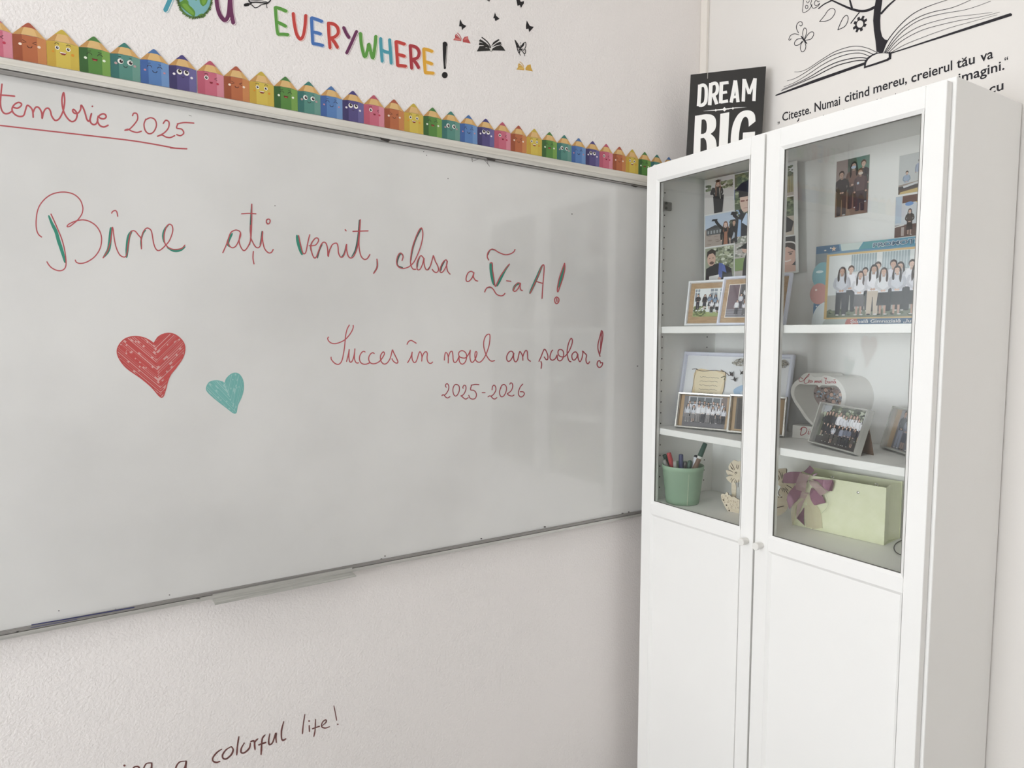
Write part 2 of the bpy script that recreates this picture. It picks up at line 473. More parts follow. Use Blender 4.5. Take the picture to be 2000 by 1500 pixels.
for q, w in (([(165,535),(135,590),(125,630),(140,655)], 22), ([(355,250),(348,400),(345,500),(350,560),(338,640)], 12), ([(458,510),(450,590),(440,640)], 12),
             ([(520,392),(505,400),(502,418),(515,436)], 9),
             ([(800,555),(810,610),(830,680),(848,730)], 26), ([(1000,770),(1020,690),(1045,640)], 10), ([(1108,755),(1115,700),(1140,650)], 10),
             ([(975,580),(945,620),(933,670),(948,730)], 11), ([(1408,400),(1395,560),(1370,690),(1335,755)], 11), ([(1582,790),(1582,860),(1550,915)], 13), ([(1280,640),(1262,720),(1235,760)], 10)):
    p.stroke(q, w * 1.2, GRN if w > 15 else '#4f6a62', taper=[.6, 1, 1.1, 1, .6])
strokes(p, [
 [(75,718),(110,640),(130,580),(155,520),(200,497),(240,510),(250,545),(235,590),(205,650),(170,670),(140,650),(125,610),(140,550)],
 [(248,520),(238,570),(235,610),(250,660),(275,695),(295,692),(320,660),(345,600),(352,540),(358,400),(358,242)],
 [(348,450),(348,560),(365,610),(395,660),(425,668),(445,640),(455,590),(465,508),(462,560),(468,620),(485,680),(520,718),(550,715),(568,685)],
 [(258,338),(330,334),(400,338)], [(374,705),(370,770),(380,828)], [(500,415),(505,395),(525,390),(538,405),(530,430),(512,437),(500,420)],
 [(815,550),(830,620),(850,700),(865,728),(885,715),(900,650),(912,590),(925,542)],
 [(918,650),(950,650),(985,640),(1010,600),(1000,575),(975,580),(945,620),(935,660),(945,720),(965,765),(985,765),(1000,730),(1015,690),(1035,640),(1060,615),(1085,630),(1098,680),(1102,750)],
 [(1105,755),(1120,690),(1145,640),(1185,625),(1200,660),(1205,720),(1225,760),(1250,755),(1270,710),(1284,634),(1285,690),(1300,750),(1325,770),(1355,750),(1385,680),(1402,580),(1418,395)],
 [(1418,395),(1412,500),(1405,600),(1408,680),(1425,750),(1455,782),(1485,775),(1512,735)],
 [(1345,510),(1420,507),(1495,505)], [(1270,492),(1280,505)], [(1580,780),(1585,830),(1575,880),(1548,920)]], 11.5, RED)
p.at(720, 400, 5)
for q, w in (([(335,490),(310,480),(285,530),(280,590),(330,612)], 12), ([(512,235),(460,330),(425,440),(412,540)], 15), ([(500,505),(480,560),(475,610)], 11),
             ([(740,550),(712,600),(705,640)], 14), ([(625,510),(605,590),(575,632)], 9), ([(1190,575),(1198,650),(1212,730),(1222,775)], 27), ([(1370,585),(1330,640),(1290,720),(1255,790)], 18),
             ([(1470,765),(1430,790),(1410,835)], 18), ([(1575,860),(1630,740),(1690,600)], 22), ([(1905,600),(1880,700),(1855,800)], 20), ([(1165,490),(1190,440),(1240,445)], 8), ([(1130,850),(1155,812),(1200,810)], 8)):
    p.stroke(q, w * 1.15, GRN if w > 16 else '#4f6a62', taper=[.6, 1, 1.1, 1, .6])
strokes(p, [
 [(325,545),(335,505),(320,475),(300,475),(280,510),(272,560),(285,600),(320,620),(360,618),(400,600),(440,560),(480,480),(515,380),(528,290),(520,235),(510,228),(490,250),(455,330),(425,430),(410,520),(410,580),(430,625),(460,630)],
 [(535,520),(510,497),(485,530),(470,580),(475,630),(500,630),(525,580),(540,520),(540,570),(555,625),(580,635),(600,600),(625,520),(632,498),(650,550),(675,600),(680,640),(660,662),(635,650),(620,630)],
 [(765,555),(755,538),(730,555),(705,600),(695,645),(710,662),(735,640),(760,590),(768,550),(760,590),(772,650),(795,678)],
 [(1025,665),(1000,650),(970,665),(952,710),(955,745),(980,745),(1010,710),(1028,660),(1022,700),(1040,735),(1065,745)],
 [(1172,540),(1158,510),(1165,465),(1195,435),(1225,437),(1270,465),(1330,487),(1380,480),(1415,460),(1428,435)],
 [(1185,570),(1205,570),(1210,640),(1222,720),(1230,780),(1240,795),(1255,760),(1290,690),(1340,620),(1375,578)],
 [(1132,852),(1150,815),(1185,802),(1215,825),(1245,870),(1280,888),(1310,885),(1330,865)], [(1345,742),(1388,748)],
 [(1480,765),(1450,765),(1425,800),(1412,835),(1430,845),(1460,815),(1482,765),(1478,800),(1485,830),(1502,838)],
 [(1575,865),(1610,790),(1650,700),(1690,600),(1710,590),(1712,640),(1702,760),(1692,915)], [(1640,750),(1700,768)],
 [(1912,570),(1915,620),(1900,700),(1870,790),(1848,850),(1842,820),(1860,720),(1890,630),(1912,570)],
 [(1835,900),(1855,915),(1855,945),(1838,965),(1820,955),(1815,920),(1832,900)], [(1835,915),(1838,945)]], 10.5, RED)
set_props(p.build('handwriting', wb), 'large red cursive greeting thickened with green, across the upper half of the board')

# wish
p = ink().at(630, 620, 10)
strokes(p, [
 [(118,382),(100,410),(120,460),(170,500),(240,512),(330,490),(430,440),(510,360),(570,270),(598,200),(598,155)],
 [(522,148),(480,230),(455,330),(442,440),(430,570),(412,690),(385,820),(350,890),(300,918),(240,895),(185,840),(165,800),(168,775)],
 [(468,860),(490,780),(510,690),(520,620),(515,700),(515,790),(530,860),(555,875),(585,840),(610,760),(625,680),(632,605),(625,700),(622,790),(640,860),(670,890),(705,885)],
 [(832,675),(800,662),(760,690),(728,750),(722,820),(745,880),(800,912),(860,910),(930,880)],
 [(1010,705),(980,690),(940,710),(905,770),(905,840),(940,890),(1000,905),(1070,885),(1130,840),(1180,770),(1208,710),(1195,675),(1170,685),(1135,740),(1130,800),(1145,860),(1180,900),(1220,910),(1270,880),(1320,800),(1345,710),(1365,635),(1390,690),(1440,790),(1470,860),(1460,890),(1420,885),(1375,845),(1355,805)],
 [(1650,525),(1680,470),(1730,450),(1775,470),(1830,505)]], 22, RED)
p.at(780, 630, 10)
strokes(p, [
 [(160,785),(205,710),(235,640),(250,575),(245,640),(252,720),(280,775),(315,775),(345,720),(375,620),(400,570),(425,600),(440,670),(437,755)],
 [(440,690),(465,620),(500,575),(530,572),(545,610),(540,680),(548,745),(580,790),(620,795),(650,770)],
 [(878,735),(885,650),(900,590),(920,590),(945,630),(955,700),(953,790)], [(955,680),(980,600),(1010,560),(1035,575),(1045,640),(1050,720),(1070,775),(1100,775),(1130,740),(1165,660)],
 [(1165,670),(1170,750),(1200,800),(1240,810),(1285,770),(1312,690),(1305,610),(1260,560),(1210,550),(1170,575),(1155,620),(1180,670),(1240,692),(1300,685),(1350,620),(1385,540)],
 [(1385,540),(1378,620),(1380,700),(1400,765),(1430,775),(1465,740),(1495,680),(1515,600),(1500,565),(1480,590),(1475,660),(1490,730),(1530,770),(1580,770),(1640,710),(1700,600),(1750,450),(1768,320),(1765,240),(1735,228),(1690,260),(1655,340),(1645,430),(1660,530),(1700,640),(1760,730),(1810,755),(1860,740)]], 21, RED)
p.at(970, 630, 9.09)
strokes(p, [
 [(290,590),(295,540),(260,508),(215,530),(180,600),(185,670),(220,688),(260,650),(295,580),(305,540),(300,610),(315,680),(345,695),(375,650),(395,560),(410,515),(435,540),(460,600),(465,670)],
 [(462,610),(485,545),(515,497),(540,510),(548,580),(555,650),(600,688)],
 [(750,690),(790,600),(825,510),(850,472),(880,510),(908,590),(905,650),(880,658),(845,610)], [(785,690),(798,740),(788,815)],
 [(995,490),(975,510),(950,580),(950,640),(990,668),(1040,640),(1072,575)],
 [(1075,580),(1080,650),(1120,680),(1165,650),(1188,580),(1180,510),(1140,478),(1100,490),(1088,540),(1110,590),(1160,610),(1210,600),(1270,530),(1320,430),(1345,330),(1325,280),(1295,320),(1265,410),(1250,520),(1260,610),(1285,680),(1320,695)],
 [(1440,570),(1410,525),(1370,530),(1335,580),(1345,650),(1380,665),(1420,620),(1440,560),(1445,630),(1475,695),(1510,640),(1530,550),(1525,505),(1560,540),(1595,580),(1585,640),(1590,700),(1620,732),(1650,695)],
 [(1860,140),(1830,260),(1800,380),(1800,480),(1835,600)], [(1875,150),(1885,230),(1860,400),(1830,560)], [(1862,180),(1850,320),(1840,460)],
 [(1845,720),(1825,675),(1790,700),(1785,760),(1820,798),(1865,770),(1880,715),(1850,715)]], 20, REDD)
set_props(p.build('handwriting', wb), 'smaller red cursive wish for the new school year, in the middle of the board')
p = ink().at(850, 730, 10)
strokes(p, [
 [(215,265),(200,235),(215,200),(245,200),(265,250),(255,320),(220,380),(180,420)], [(130,430),(150,410),(175,420),(205,455),(245,472),(290,445)],
 [(350,270),(345,330),(360,400),(395,435),(435,410),(470,330),(468,250),(430,212),(385,215),(355,260),(345,300)],
 [(545,285),(540,260),(565,225),(595,240),(600,300),(575,370),(540,415),(500,432)], [(500,430),(530,450),(570,485),(605,492),(645,465)],
 [(855,212),(780,208),(700,225)], [(710,225),(690,310),(750,325),(790,360),(805,420),(780,480),(730,495),(680,475),(655,420)], [(915,370),(975,370)],
 [(1110,315),(1120,250),(1150,222),(1180,260),(1180,330),(1140,400),(1095,435)], [(1030,450),(1060,432),(1090,440),(1125,480),(1165,492),(1205,465)],
 [(1285,270),(1260,330),(1260,400),(1290,448),(1340,430),(1385,340),(1390,260),(1350,210),(1305,225),(1275,280),(1258,340)],
 [(1455,205),(1475,178),(1505,195),(1512,250),(1490,320),(1440,370),(1410,390),(1440,420),(1500,435),(1540,415)],
 [(1710,200),(1660,260),(1630,340),(1630,410),(1665,452),(1710,440),(1740,395),(1720,355),(1660,350)]], 20, REDD)
set_props(p.build('handwriting', wb), 'small red year range 2025-2026 below the wish')

# hatched hearts
def inside(q, poly):
    c = False; x, y = q; j = len(poly) - 1
    for i in range(len(poly)):
        a, b = poly[i], poly[j]
        if (a[1] > y) != (b[1] > y) and x < (b[0] - a[0]) * (y - a[1]) / (b[1] - a[1]) + a[0]: c = not c
        j = i
    return c
def heart(outline, fields, w, col, light, seed, label):
    rnd = random.Random(seed); p = Print(ON_BOARD, eps=4e-6); p.at(200, 620, 6.25)
    out = spline(outline, 6, True)
    p.poly(out, light)
    for (origin, ang, half) in fields:
        dx, dy = math.cos(ang), math.sin(ang); nx, ny = -dy, dx
        k = -900.0
        while k < 900:
            k += w * rnd.uniform(.62, 1.02)
            run = []; t = -900 + rnd.uniform(0, 6)
            while t < 900:
                q = (origin[0] + dx * t + nx * k, origin[1] + dy * t + ny * k)
                ok = inside(q, out) and half(q)
                if ok and rnd.random() > .028: run.append(q)
                else:
                    if len(run) > 3: p.stroke(run[::3] + [run[-1]], w * rnd.uniform(.5, .92), col, n=1)
                    run = []
                    if ok: t += rnd.uniform(4, 16)
                t += 9
            if len(run) > 3: p.stroke(run[::3] + [run[-1]], w * .8, col, n=1)
    p.stroke(outline[:-1], w * .55, col, closed=True)
    return set_props(p.build('heart_drawing', wb), label)
axis = lambda q: q[0] < 628 + (q[1] - 310) * .135
heart([(720,975),(600,850),(470,740),(300,620),(210,510),(180,410),(215,320),(290,255),(400,232),(510,250),(590,290),(628,312),(680,240),(760,200),(850,198),(930,240),(990,310),(1005,400),(975,500),(900,610),(830,700),(790,800),(770,880),(725,970)],
      [((560, 560), R(40), axis), ((820, 500), R(-44), lambda q: not axis(q))], 25, HRED, '#d8a8a4', 4, 'large red hatched heart drawing')
axis2 = lambda q: q[0] < 1490 + (q[1] - 800) * .37
heart([(1620,1170),(1500,1090),(1360,980),(1280,900),(1272,850),(1310,790),(1390,772),(1460,785),(1492,802),(1520,740),(1590,685),(1660,690),(1710,760),(1722,860),(1700,960),(1650,1070),(1626,1165)],
      [((1430, 960), R(46), axis2), ((1650, 880), R(-78), lambda q: not axis2(q))], 22, TEAL, '#9cc4bf', 9, 'small teal hatched heart drawing')
# stray ink specks and scribbles
p = ink().at(500, 0, 4)
for q in ([(1640,1195),(1690,1205)], [(1680,1215),(1690,1265)], [(1700,1205),(1690,1250)], [(1770,1230),(1825,1300)], [(1800,1235),(1815,1290)], [(1690,1260),(1760,1235)]): p.stroke(q, 3, '#5d5955')
for (x, y) in ((1310,1185),(1333,1213),(1500,1395)): p.ellipse(x, y, 4, 4, '#4a4644', 8)
p.at(0, 0, 1)
for (x, y, r) in ((115,1193,1.3),(226,1190,1.2),(331,1162,1.1),(745,1092,1.6),(752,1086,1.4),(940,1052,1.4),(1064,1029,1.8),(1216,1003,1.8),(1228,1000,1.3),(537,402,1),(1117,418,1.2),(1245,715,1.2)): p.ellipse(x, y, r * 1.3, r * .9, '#55504e', 8)
p.stroke([(164,160),(180,168),(187,170)], .8, '#8a8682'); p.stroke([(369,225),(374,227)], .9, '#7a7672')
set_props(p.build('ink_specks', wb), 'stray dark ink specks')
for (name, label, pts, w, c) in (('pen_mark', 'dark blue pen mark along the bottom rail', [(62,1220.5),(160,1204),(262,1186)], 2.2, '#3a3c62'), ('pen_mark', 'faint blue pen mark on the bottom rail', [(60,1226),(150,1209.5)], 1.2, '#55567a')):
    p = Print(on_plane((0, FY, 0), (0, -1, 0)), h0=2e-4); p.stroke(pts, w, c); set_props(p.build(name, wb), label)
for q in ([(742,268),(762,274),(758,278),(744,273)], [(950,308.5),(968,312),(966,315),(952,312)], [(1232,361),(1246,364.5),(1242,366),(1234,363.5)], [(32,1233),(37,1232),(36,1234.5),(32,1235)], [(378,1168.5),(389,1168),(392,1169.5),(384,1169.5)]):
    p = Print(on_plane((0, FY, 0), (0, -1, 0)), h0=2.5e-4); p.poly(q, '#3a3633'); set_props(p.build('rail_dent', wb), 'dark dent in the rail')

# ------------------------------------------------------------------ pencil border strips
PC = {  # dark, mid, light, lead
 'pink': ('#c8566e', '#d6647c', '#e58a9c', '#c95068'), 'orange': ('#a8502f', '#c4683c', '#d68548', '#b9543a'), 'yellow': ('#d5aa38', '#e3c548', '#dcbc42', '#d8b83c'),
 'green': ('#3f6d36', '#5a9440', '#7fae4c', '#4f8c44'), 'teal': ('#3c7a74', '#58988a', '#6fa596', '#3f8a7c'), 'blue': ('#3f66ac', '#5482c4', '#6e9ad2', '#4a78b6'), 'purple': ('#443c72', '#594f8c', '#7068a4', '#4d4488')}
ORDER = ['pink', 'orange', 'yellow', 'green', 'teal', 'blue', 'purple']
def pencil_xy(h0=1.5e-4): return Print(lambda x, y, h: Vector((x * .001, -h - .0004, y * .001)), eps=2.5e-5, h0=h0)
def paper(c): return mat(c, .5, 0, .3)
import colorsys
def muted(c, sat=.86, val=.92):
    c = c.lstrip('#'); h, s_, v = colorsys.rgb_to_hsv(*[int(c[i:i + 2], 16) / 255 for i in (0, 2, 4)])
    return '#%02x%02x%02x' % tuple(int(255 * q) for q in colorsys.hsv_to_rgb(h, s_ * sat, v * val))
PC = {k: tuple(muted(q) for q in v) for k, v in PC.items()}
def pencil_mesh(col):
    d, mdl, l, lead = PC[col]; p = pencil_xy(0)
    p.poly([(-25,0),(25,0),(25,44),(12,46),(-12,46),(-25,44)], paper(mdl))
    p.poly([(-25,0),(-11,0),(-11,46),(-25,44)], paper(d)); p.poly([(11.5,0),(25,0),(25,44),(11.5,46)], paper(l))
    p.poly([(-25,44),(-12,46.5),(0,46.5),(12,46.5),(25,44),(13,57),(3,67),(0,68.5),(-3,67),(-13,57)], paper('#cfa468'))
    p.poly([(-25,44),(-12,46.5),(-7,60.5),(-12,58)], paper('#c2935a')); p.poly([(-12,46.5),(12,46.5),(7,60.5),(-7,60.5)], paper('#dbb67c'))
    p.poly([(-12.2,58),(-5,60.2),(5,60.2),(12.2,58),(4,66.4),(1.5,68.4),(0,68.8),(-1.5,68.4),(-4,66.4)], paper(lead))
    return p
def pencil_face(col):
    p = pencil_xy(); K = paper('#33272a'); Wh = paper('#f2efe8')
    def eye(x, y, r, dx=0, dy=0):
        p.ellipse(x, y, r, r, Wh, 14); p.ellipse(x + dx, y + dy, r * .62, r * .66, K, 12); p.ellipse(x + dx + r * .2, y + dy + r * .25, r * .18, r * .18, Wh, 8)
    def arc(x, y, r, up=1, w=1.0): p.stroke([(x - r, y), (x - r * .5, y + up * r * .7), (x + r * .5, y + up * r * .7), (x + r, y)], w, K)
    def cheek(x, y, c, r=2.6): p.ellipse(x, y, r, r * .9, paper(c), 12)
    if col == 'pink': eye(-8, 34, 4.2); p.stroke([(12,37),(7,34),(12,32)], 1, K, n=1); p.poly([(-3,27),(4,27),(3,23.5),(-1,23.5)], paper('#7c2430')); cheek(13, 25, '#b93a50'); arc(-8, 40, 3, 1, .9)
    elif col == 'orange':
        for sg in (-1, 1): p.stroke([(sg*10,37),(sg*4.5,34),(sg*10,32)], 1, K, n=1); cheek(sg * 14, 29, '#efdccb')
        arc(0, 28, 3.6, -1)
    elif col == 'yellow': eye(-8.5, 35, 3.6); eye(8.5, 35, 3.6); arc(-9, 41, 3, 1, .9); arc(9, 41, 3, 1, .9); p.poly([(-6,28),(6,28),(3,23.5),(-2,23.5)], paper('#8e4038')); p.poly([(-5,28),(5,28),(4,26.6),(-4,26.6)], Wh); cheek(15, 26, '#d59236'); cheek(-15, 27, '#d59236', 2)
    elif col == 'green':
        for sg in (-1, 1): arc(sg * 8.5, 34, 4, 1); p.stroke([(sg*6,41),(sg*11,39.5)], .9, K); cheek(sg * 15, 27, '#e6ecd8')
        p.poly([(-5,28),(5,28),(3.4,24),(-3.4,24)], paper('#6e2a28')); p.poly([(-3,25.4),(3,25.4),(2.6,24.2),(-2.6,24.2)], paper('#c4625a'))
    elif col == 'teal': eye(-8, 33, 5, 1.2); eye(8, 33, 5, 1.2); arc(0, 25.5, 3.2, -1); cheek(-16, 28, '#b49a98'); cheek(16, 28, '#b49a98'); p.stroke([(-11,41),(-7,41.5)], .8, K); p.stroke([(7,41.5),(11,41)], .8, K)
    elif col == 'blue':
        for sg in (-1, 1): arc(sg * 9, 33, 4, 1); cheek(sg * 17, 26, '#c08a98', 2.2); p.stroke([(sg*7,40.5),(sg*11,39.5)], .9, K)
        arc(0, 27, 4, -1, 1.1)
    else: eye(-6, 35, 5.2, .5, 1.6); eye(6.5, 35, 5.2, .5, 1.6); arc(0, 27, 2.4, -1, .9); cheek(-16, 29, '#e9e2e6'); cheek(16, 27, '#e9e2e6')
    return p
proto = {}
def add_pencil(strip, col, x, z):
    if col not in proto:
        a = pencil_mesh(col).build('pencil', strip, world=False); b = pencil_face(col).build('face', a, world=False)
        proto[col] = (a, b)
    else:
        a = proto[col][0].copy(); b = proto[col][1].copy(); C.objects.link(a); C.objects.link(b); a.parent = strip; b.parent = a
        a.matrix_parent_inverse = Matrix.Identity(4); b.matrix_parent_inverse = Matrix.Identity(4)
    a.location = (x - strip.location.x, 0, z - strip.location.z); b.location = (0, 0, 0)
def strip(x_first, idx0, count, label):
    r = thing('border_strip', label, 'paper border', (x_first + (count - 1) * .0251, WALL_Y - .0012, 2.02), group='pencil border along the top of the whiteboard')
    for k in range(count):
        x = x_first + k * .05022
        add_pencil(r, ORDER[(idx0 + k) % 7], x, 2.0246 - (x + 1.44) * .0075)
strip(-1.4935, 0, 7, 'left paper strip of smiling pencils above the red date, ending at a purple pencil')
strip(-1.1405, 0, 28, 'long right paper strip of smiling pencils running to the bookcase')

# ------------------------------------------------------------------ wall stickers: lettering
def sticker(name, label, cat, fn=ON_WALL, h0=4e-4): 
    p = Print(fn, h0=h0); p.info = (name, label, cat); return p
def place(p, group=None):
    o = p.build(p.info[0]); set_props(o, p.info[1], p.info[2], group); return o
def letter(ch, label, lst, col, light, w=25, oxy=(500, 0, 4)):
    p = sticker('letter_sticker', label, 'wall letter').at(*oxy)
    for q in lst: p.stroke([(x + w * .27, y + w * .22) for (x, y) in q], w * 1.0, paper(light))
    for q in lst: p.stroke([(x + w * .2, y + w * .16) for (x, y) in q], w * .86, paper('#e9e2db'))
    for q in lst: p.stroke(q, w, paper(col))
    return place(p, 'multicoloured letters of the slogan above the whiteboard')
G_, R_, B_, P_, T_, Y_, D_ = '#5f9a45', '#c2453f', '#4a73b4', '#6a3257', '#4f9cac', '#e0a83c', '#a93a42'
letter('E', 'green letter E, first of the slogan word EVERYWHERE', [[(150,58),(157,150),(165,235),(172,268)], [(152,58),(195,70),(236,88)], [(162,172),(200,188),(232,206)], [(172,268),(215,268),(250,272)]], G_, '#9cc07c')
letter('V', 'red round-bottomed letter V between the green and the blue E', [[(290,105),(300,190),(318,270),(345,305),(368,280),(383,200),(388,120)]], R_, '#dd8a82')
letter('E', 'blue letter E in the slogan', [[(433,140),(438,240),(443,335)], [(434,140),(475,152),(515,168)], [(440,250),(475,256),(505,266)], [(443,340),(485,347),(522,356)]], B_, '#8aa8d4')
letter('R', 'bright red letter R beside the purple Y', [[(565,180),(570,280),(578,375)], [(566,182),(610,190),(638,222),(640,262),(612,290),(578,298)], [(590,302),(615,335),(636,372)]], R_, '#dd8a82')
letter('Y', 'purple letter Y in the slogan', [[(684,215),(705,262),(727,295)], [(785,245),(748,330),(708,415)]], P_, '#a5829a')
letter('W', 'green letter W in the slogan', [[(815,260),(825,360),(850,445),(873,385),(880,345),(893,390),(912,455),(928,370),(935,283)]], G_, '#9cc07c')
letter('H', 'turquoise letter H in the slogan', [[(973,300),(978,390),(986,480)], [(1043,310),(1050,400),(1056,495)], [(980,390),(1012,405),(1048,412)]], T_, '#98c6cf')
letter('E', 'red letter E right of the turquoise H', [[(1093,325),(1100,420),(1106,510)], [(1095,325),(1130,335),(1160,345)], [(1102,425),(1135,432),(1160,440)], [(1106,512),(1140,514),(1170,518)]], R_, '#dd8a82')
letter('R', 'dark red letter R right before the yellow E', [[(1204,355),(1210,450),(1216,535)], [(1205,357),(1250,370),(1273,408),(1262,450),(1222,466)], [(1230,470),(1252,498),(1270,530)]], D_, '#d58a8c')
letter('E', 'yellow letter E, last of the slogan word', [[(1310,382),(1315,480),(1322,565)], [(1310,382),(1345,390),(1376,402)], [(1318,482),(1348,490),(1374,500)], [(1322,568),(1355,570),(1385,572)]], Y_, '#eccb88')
p = sticker('letter_sticker', 'black exclamation mark at the end of the slogan', 'wall letter').at(500, 0, 4)
p.poly([(1458,335),(1470,325),(1485,327),(1496,345),(1490,440),(1483,535),(1475,543),(1467,537),(1460,440)], M_BLACK); p.stroke([(1490,360),(1484,450),(1478,520)], 3, '#cfc9c4')
p.ellipse(1474, 587, 23, 25, M_BLACK, 20); place(p, 'multicoloured letters of the slogan above the whiteboard')
letter('Y', 'turquoise letter stem at the very top left, cut by the photo edge', [[(1292,80),(1330,-5),(1372,-100),(1430,-230)], [(1372,-100),(1330,-160),(1300,-230)]], T_, '#98c6cf', 36, (0, 0, 4))
letter('U', 'purple letter U at the top, beside the leafy globe', [[(1690,-160),(1693,10),(1715,110),(1755,158),(1783,120),(1795,0),(1793,-160)], [(1795,-160),(1803,60),(1822,180)]], P_, '#a5829a', 32, (0, 0, 4))
p = sticker('globe_sticker', 'round blue and green globe with a grassy rim, at the top beside the purple U', 'wall sticker').at(300, 0, 7.69)
rnd = random.Random(3)
p.ellipse(620, -10, 258, 285, paper('#7fb2b6'), 40)
for poly in ([(365,60),(420,20),(470,-10),(520,20),(530,70),(590,130),(625,190),(610,250),(560,225),(480,165),(420,110)], [(690,0),(700,50),(740,95),(790,60),(810,10),(840,-60),(760,-90),(690,-40)], [(660,240),(720,205),(780,220),(770,250),(720,270),(680,268)], [(620,-10),(640,15),(650,-20),(630,-60)]): p.poly(poly, paper('#5f8f3a'), 4)
for poly in ([(430,70),(490,60),(540,120),(600,190),(590,225),(500,160)], [(720,-20),(740,70),(780,40),(790,-30)]): p.poly(poly, paper('#7aa644'), 4)
for k in range(70):
    a = R(-5 + 205 * k / 69); x, y = 620 + 250 * math.cos(a), -10 + 275 * math.sin(a); L = rnd.uniform(18, 48); b = a + rnd.uniform(-.9, .9)
    p.poly([(x - 14 * math.sin(a), y + 14 * math.cos(a)), (x + L * math.cos(b), y + L * math.sin(b)), (x + 14 * math.sin(a), y - 14 * math.cos(a)), (x - 20 * math.cos(a), y - 20 * math.sin(a))], paper(rnd.choice(['#41562f', '#5d7c3a', '#4d6a38'])))
place(p)
p = sticker('outline_sticker', 'black line-drawn sticker at the photo top, just above the green E', 'wall sticker').at(300, 0, 7.69)
p.stroke([(1372,76),(1400,72),(1425,66)], 46, M_BLACK); p.stroke([(1440,-40),(1440,30),(1560,35),(1690,45),(1745,20),(1765,-40)], 20, M_BLACK); p.stroke([(1445,62),(1480,80),(1520,116),(1570,105),(1620,72),(1720,52)], 13, M_BLACK)
p.stroke([(1700,50),(1696,85),(1704,120)], 11, M_BLACK); p.stroke([(1450,0),(1580,8),(1700,30)], 9, M_BLACK); p.stroke([(1430,62),(1470,50)], 20, M_BLACK); place(p)
# butterflies and books
def bfly(poly, label):
    p = sticker('butterfly_sticker', label, 'wall sticker').at(870, 0, 10); p.poly(poly, M_BLACK); place(p, 'butterfly stickers on the wall')
bfly([(285,375),(325,455),(345,475),(405,505),(385,535),(352,555),(338,575),(325,590),(312,520),(265,515),(272,470),(276,420)], 'black butterfly sticker just above the red book')
bfly([(965,240),(990,310),(1020,335),(1055,370),(1015,390),(985,410),(965,400),(962,362),(930,355),(948,310)], 'black butterfly sticker above the black book')
bfly([(1375,-110),(1420,-60),(1450,-5),(1470,35),(1535,25),(1530,70),(1505,100),(1475,160),(1452,100),(1405,115),(1395,60),(1380,-20)], 'black butterfly sticker cut by the top edge of the photo, right of the others')
bfly([(1585,400),(1620,460),(1650,510),(1725,525),(1690,570),(1660,600),(1635,630),(1620,560),(1575,570),(1570,510),(1580,450)], 'black butterfly sticker farthest right, above the striped butterfly')
bfly([(800,-110),(835,-60),(860,-30),(900,-40),(885,-5),(862,10),(852,42),(835,12),(808,10),(812,-40)], 'black butterfly sticker of which only the tip shows at the top edge')
p = sticker('butterfly_sticker', 'striped black and white butterfly sticker above the yellow book', 'wall sticker').at(870, 0, 10)
for q, w in (([(1355,782),(1385,885),(1410,980),(1440,1040),(1455,955),(1410,860),(1355,782)], 16), ([(1460,950),(1500,870),(1560,825),(1570,900),(1550,950),(1565,1000),(1550,1050),(1505,1010),(1460,955)], 15)): p.stroke(q, w, M_BLACK)
p.poly([(1360,800),(1400,860),(1445,945),(1405,930)], M_BLACK); p.poly([(1465,945),(1500,870),(1545,840),(1530,890),(1500,925)], M_BLACK)
for q in ([(1455,955),(1420,1000)], [(1458,960),(1440,1030),(1465,1085)], [(1470,960),(1540,1000)], [(1468,965),(1520,1030),(1550,1095)], [(1455,960),(1405,960)], [(1470,955),(1545,965)], [(1462,880),(1458,990)], [(1458,850),(1470,832)]): p.stroke(q, 11, M_BLACK)
place(p, 'butterfly stickers on the wall')
p = sticker('book_sticker', 'large black open book sticker on the wall', 'wall sticker').at(870, 0, 10); K = mat('#33312f', .6, 0, .2); Wp = paper('#e2ddd7')
for q in ([(610,1005),(640,950),(665,900),(760,893),(830,920),(872,965),(870,992)], [(650,880),(660,830),(760,850),(830,890),(878,945),(800,915),(740,885)], [(648,805),(680,765),(780,830),(845,890),(878,935),(810,880),(740,845)],
          [(900,985),(920,945),(1000,900),(1080,880),(1125,925),(1170,992)], [(900,925),(990,850),(1060,815),(1090,830),(1080,848),(1110,868),(1000,885)], [(888,912),(935,825),(1030,765),(1060,782),(1000,825),(930,875)]): p.poly(q, K)
p.stroke([(712,732),(790,792),(850,860),(882,930)], 20, K); p.poly([(885,930),(910,985),(885,998),(868,985)], Wp); p.stroke([(868,990),(892,1002),(920,988)], 8, K); p.stroke([(780,935),(800,932),(820,938)], 7, Wp); place(p, 'open book stickers on the wall')
p = sticker('book_sticker', 'small red open book sticker on the wall', 'wall sticker').at(870, 0, 10)
for q, c in (([(150,782),(190,735),(184,700),(205,660),(262,712),(312,772),(305,806)], '#b95050'), ([(336,772),(372,722),(436,708),(446,765),(490,850),(340,822)], '#b95050'), ([(165,775),(200,740),(290,765),(300,790)], '#d3807a'), ([(355,780),(400,725),(430,720),(435,770)], '#cf7873')): p.poly(q, paper(c))
p.stroke([(230,645),(275,690),(312,765)], 13, paper('#b95050')); p.stroke([(205,690),(260,725),(310,775)], 5, Wp); p.poly([(318,775),(332,812),(308,812)], Wp); place(p, 'open book stickers on the wall')
p = sticker('book_sticker', 'small yellow open book sticker on the wall', 'wall sticker').at(870, 0, 10)
for q, c in (([(1385,1358),(1420,1312),(1414,1272),(1432,1235),(1500,1280),(1542,1330),(1538,1372)], '#d0a448'), ([(1560,1330),(1602,1272),(1662,1258),(1672,1320),(1706,1398),(1562,1368)], '#d0a448'), ([(1440,1320),(1520,1320),(1530,1345),(1420,1345)], '#dfbc70')): p.poly(q, paper(c))
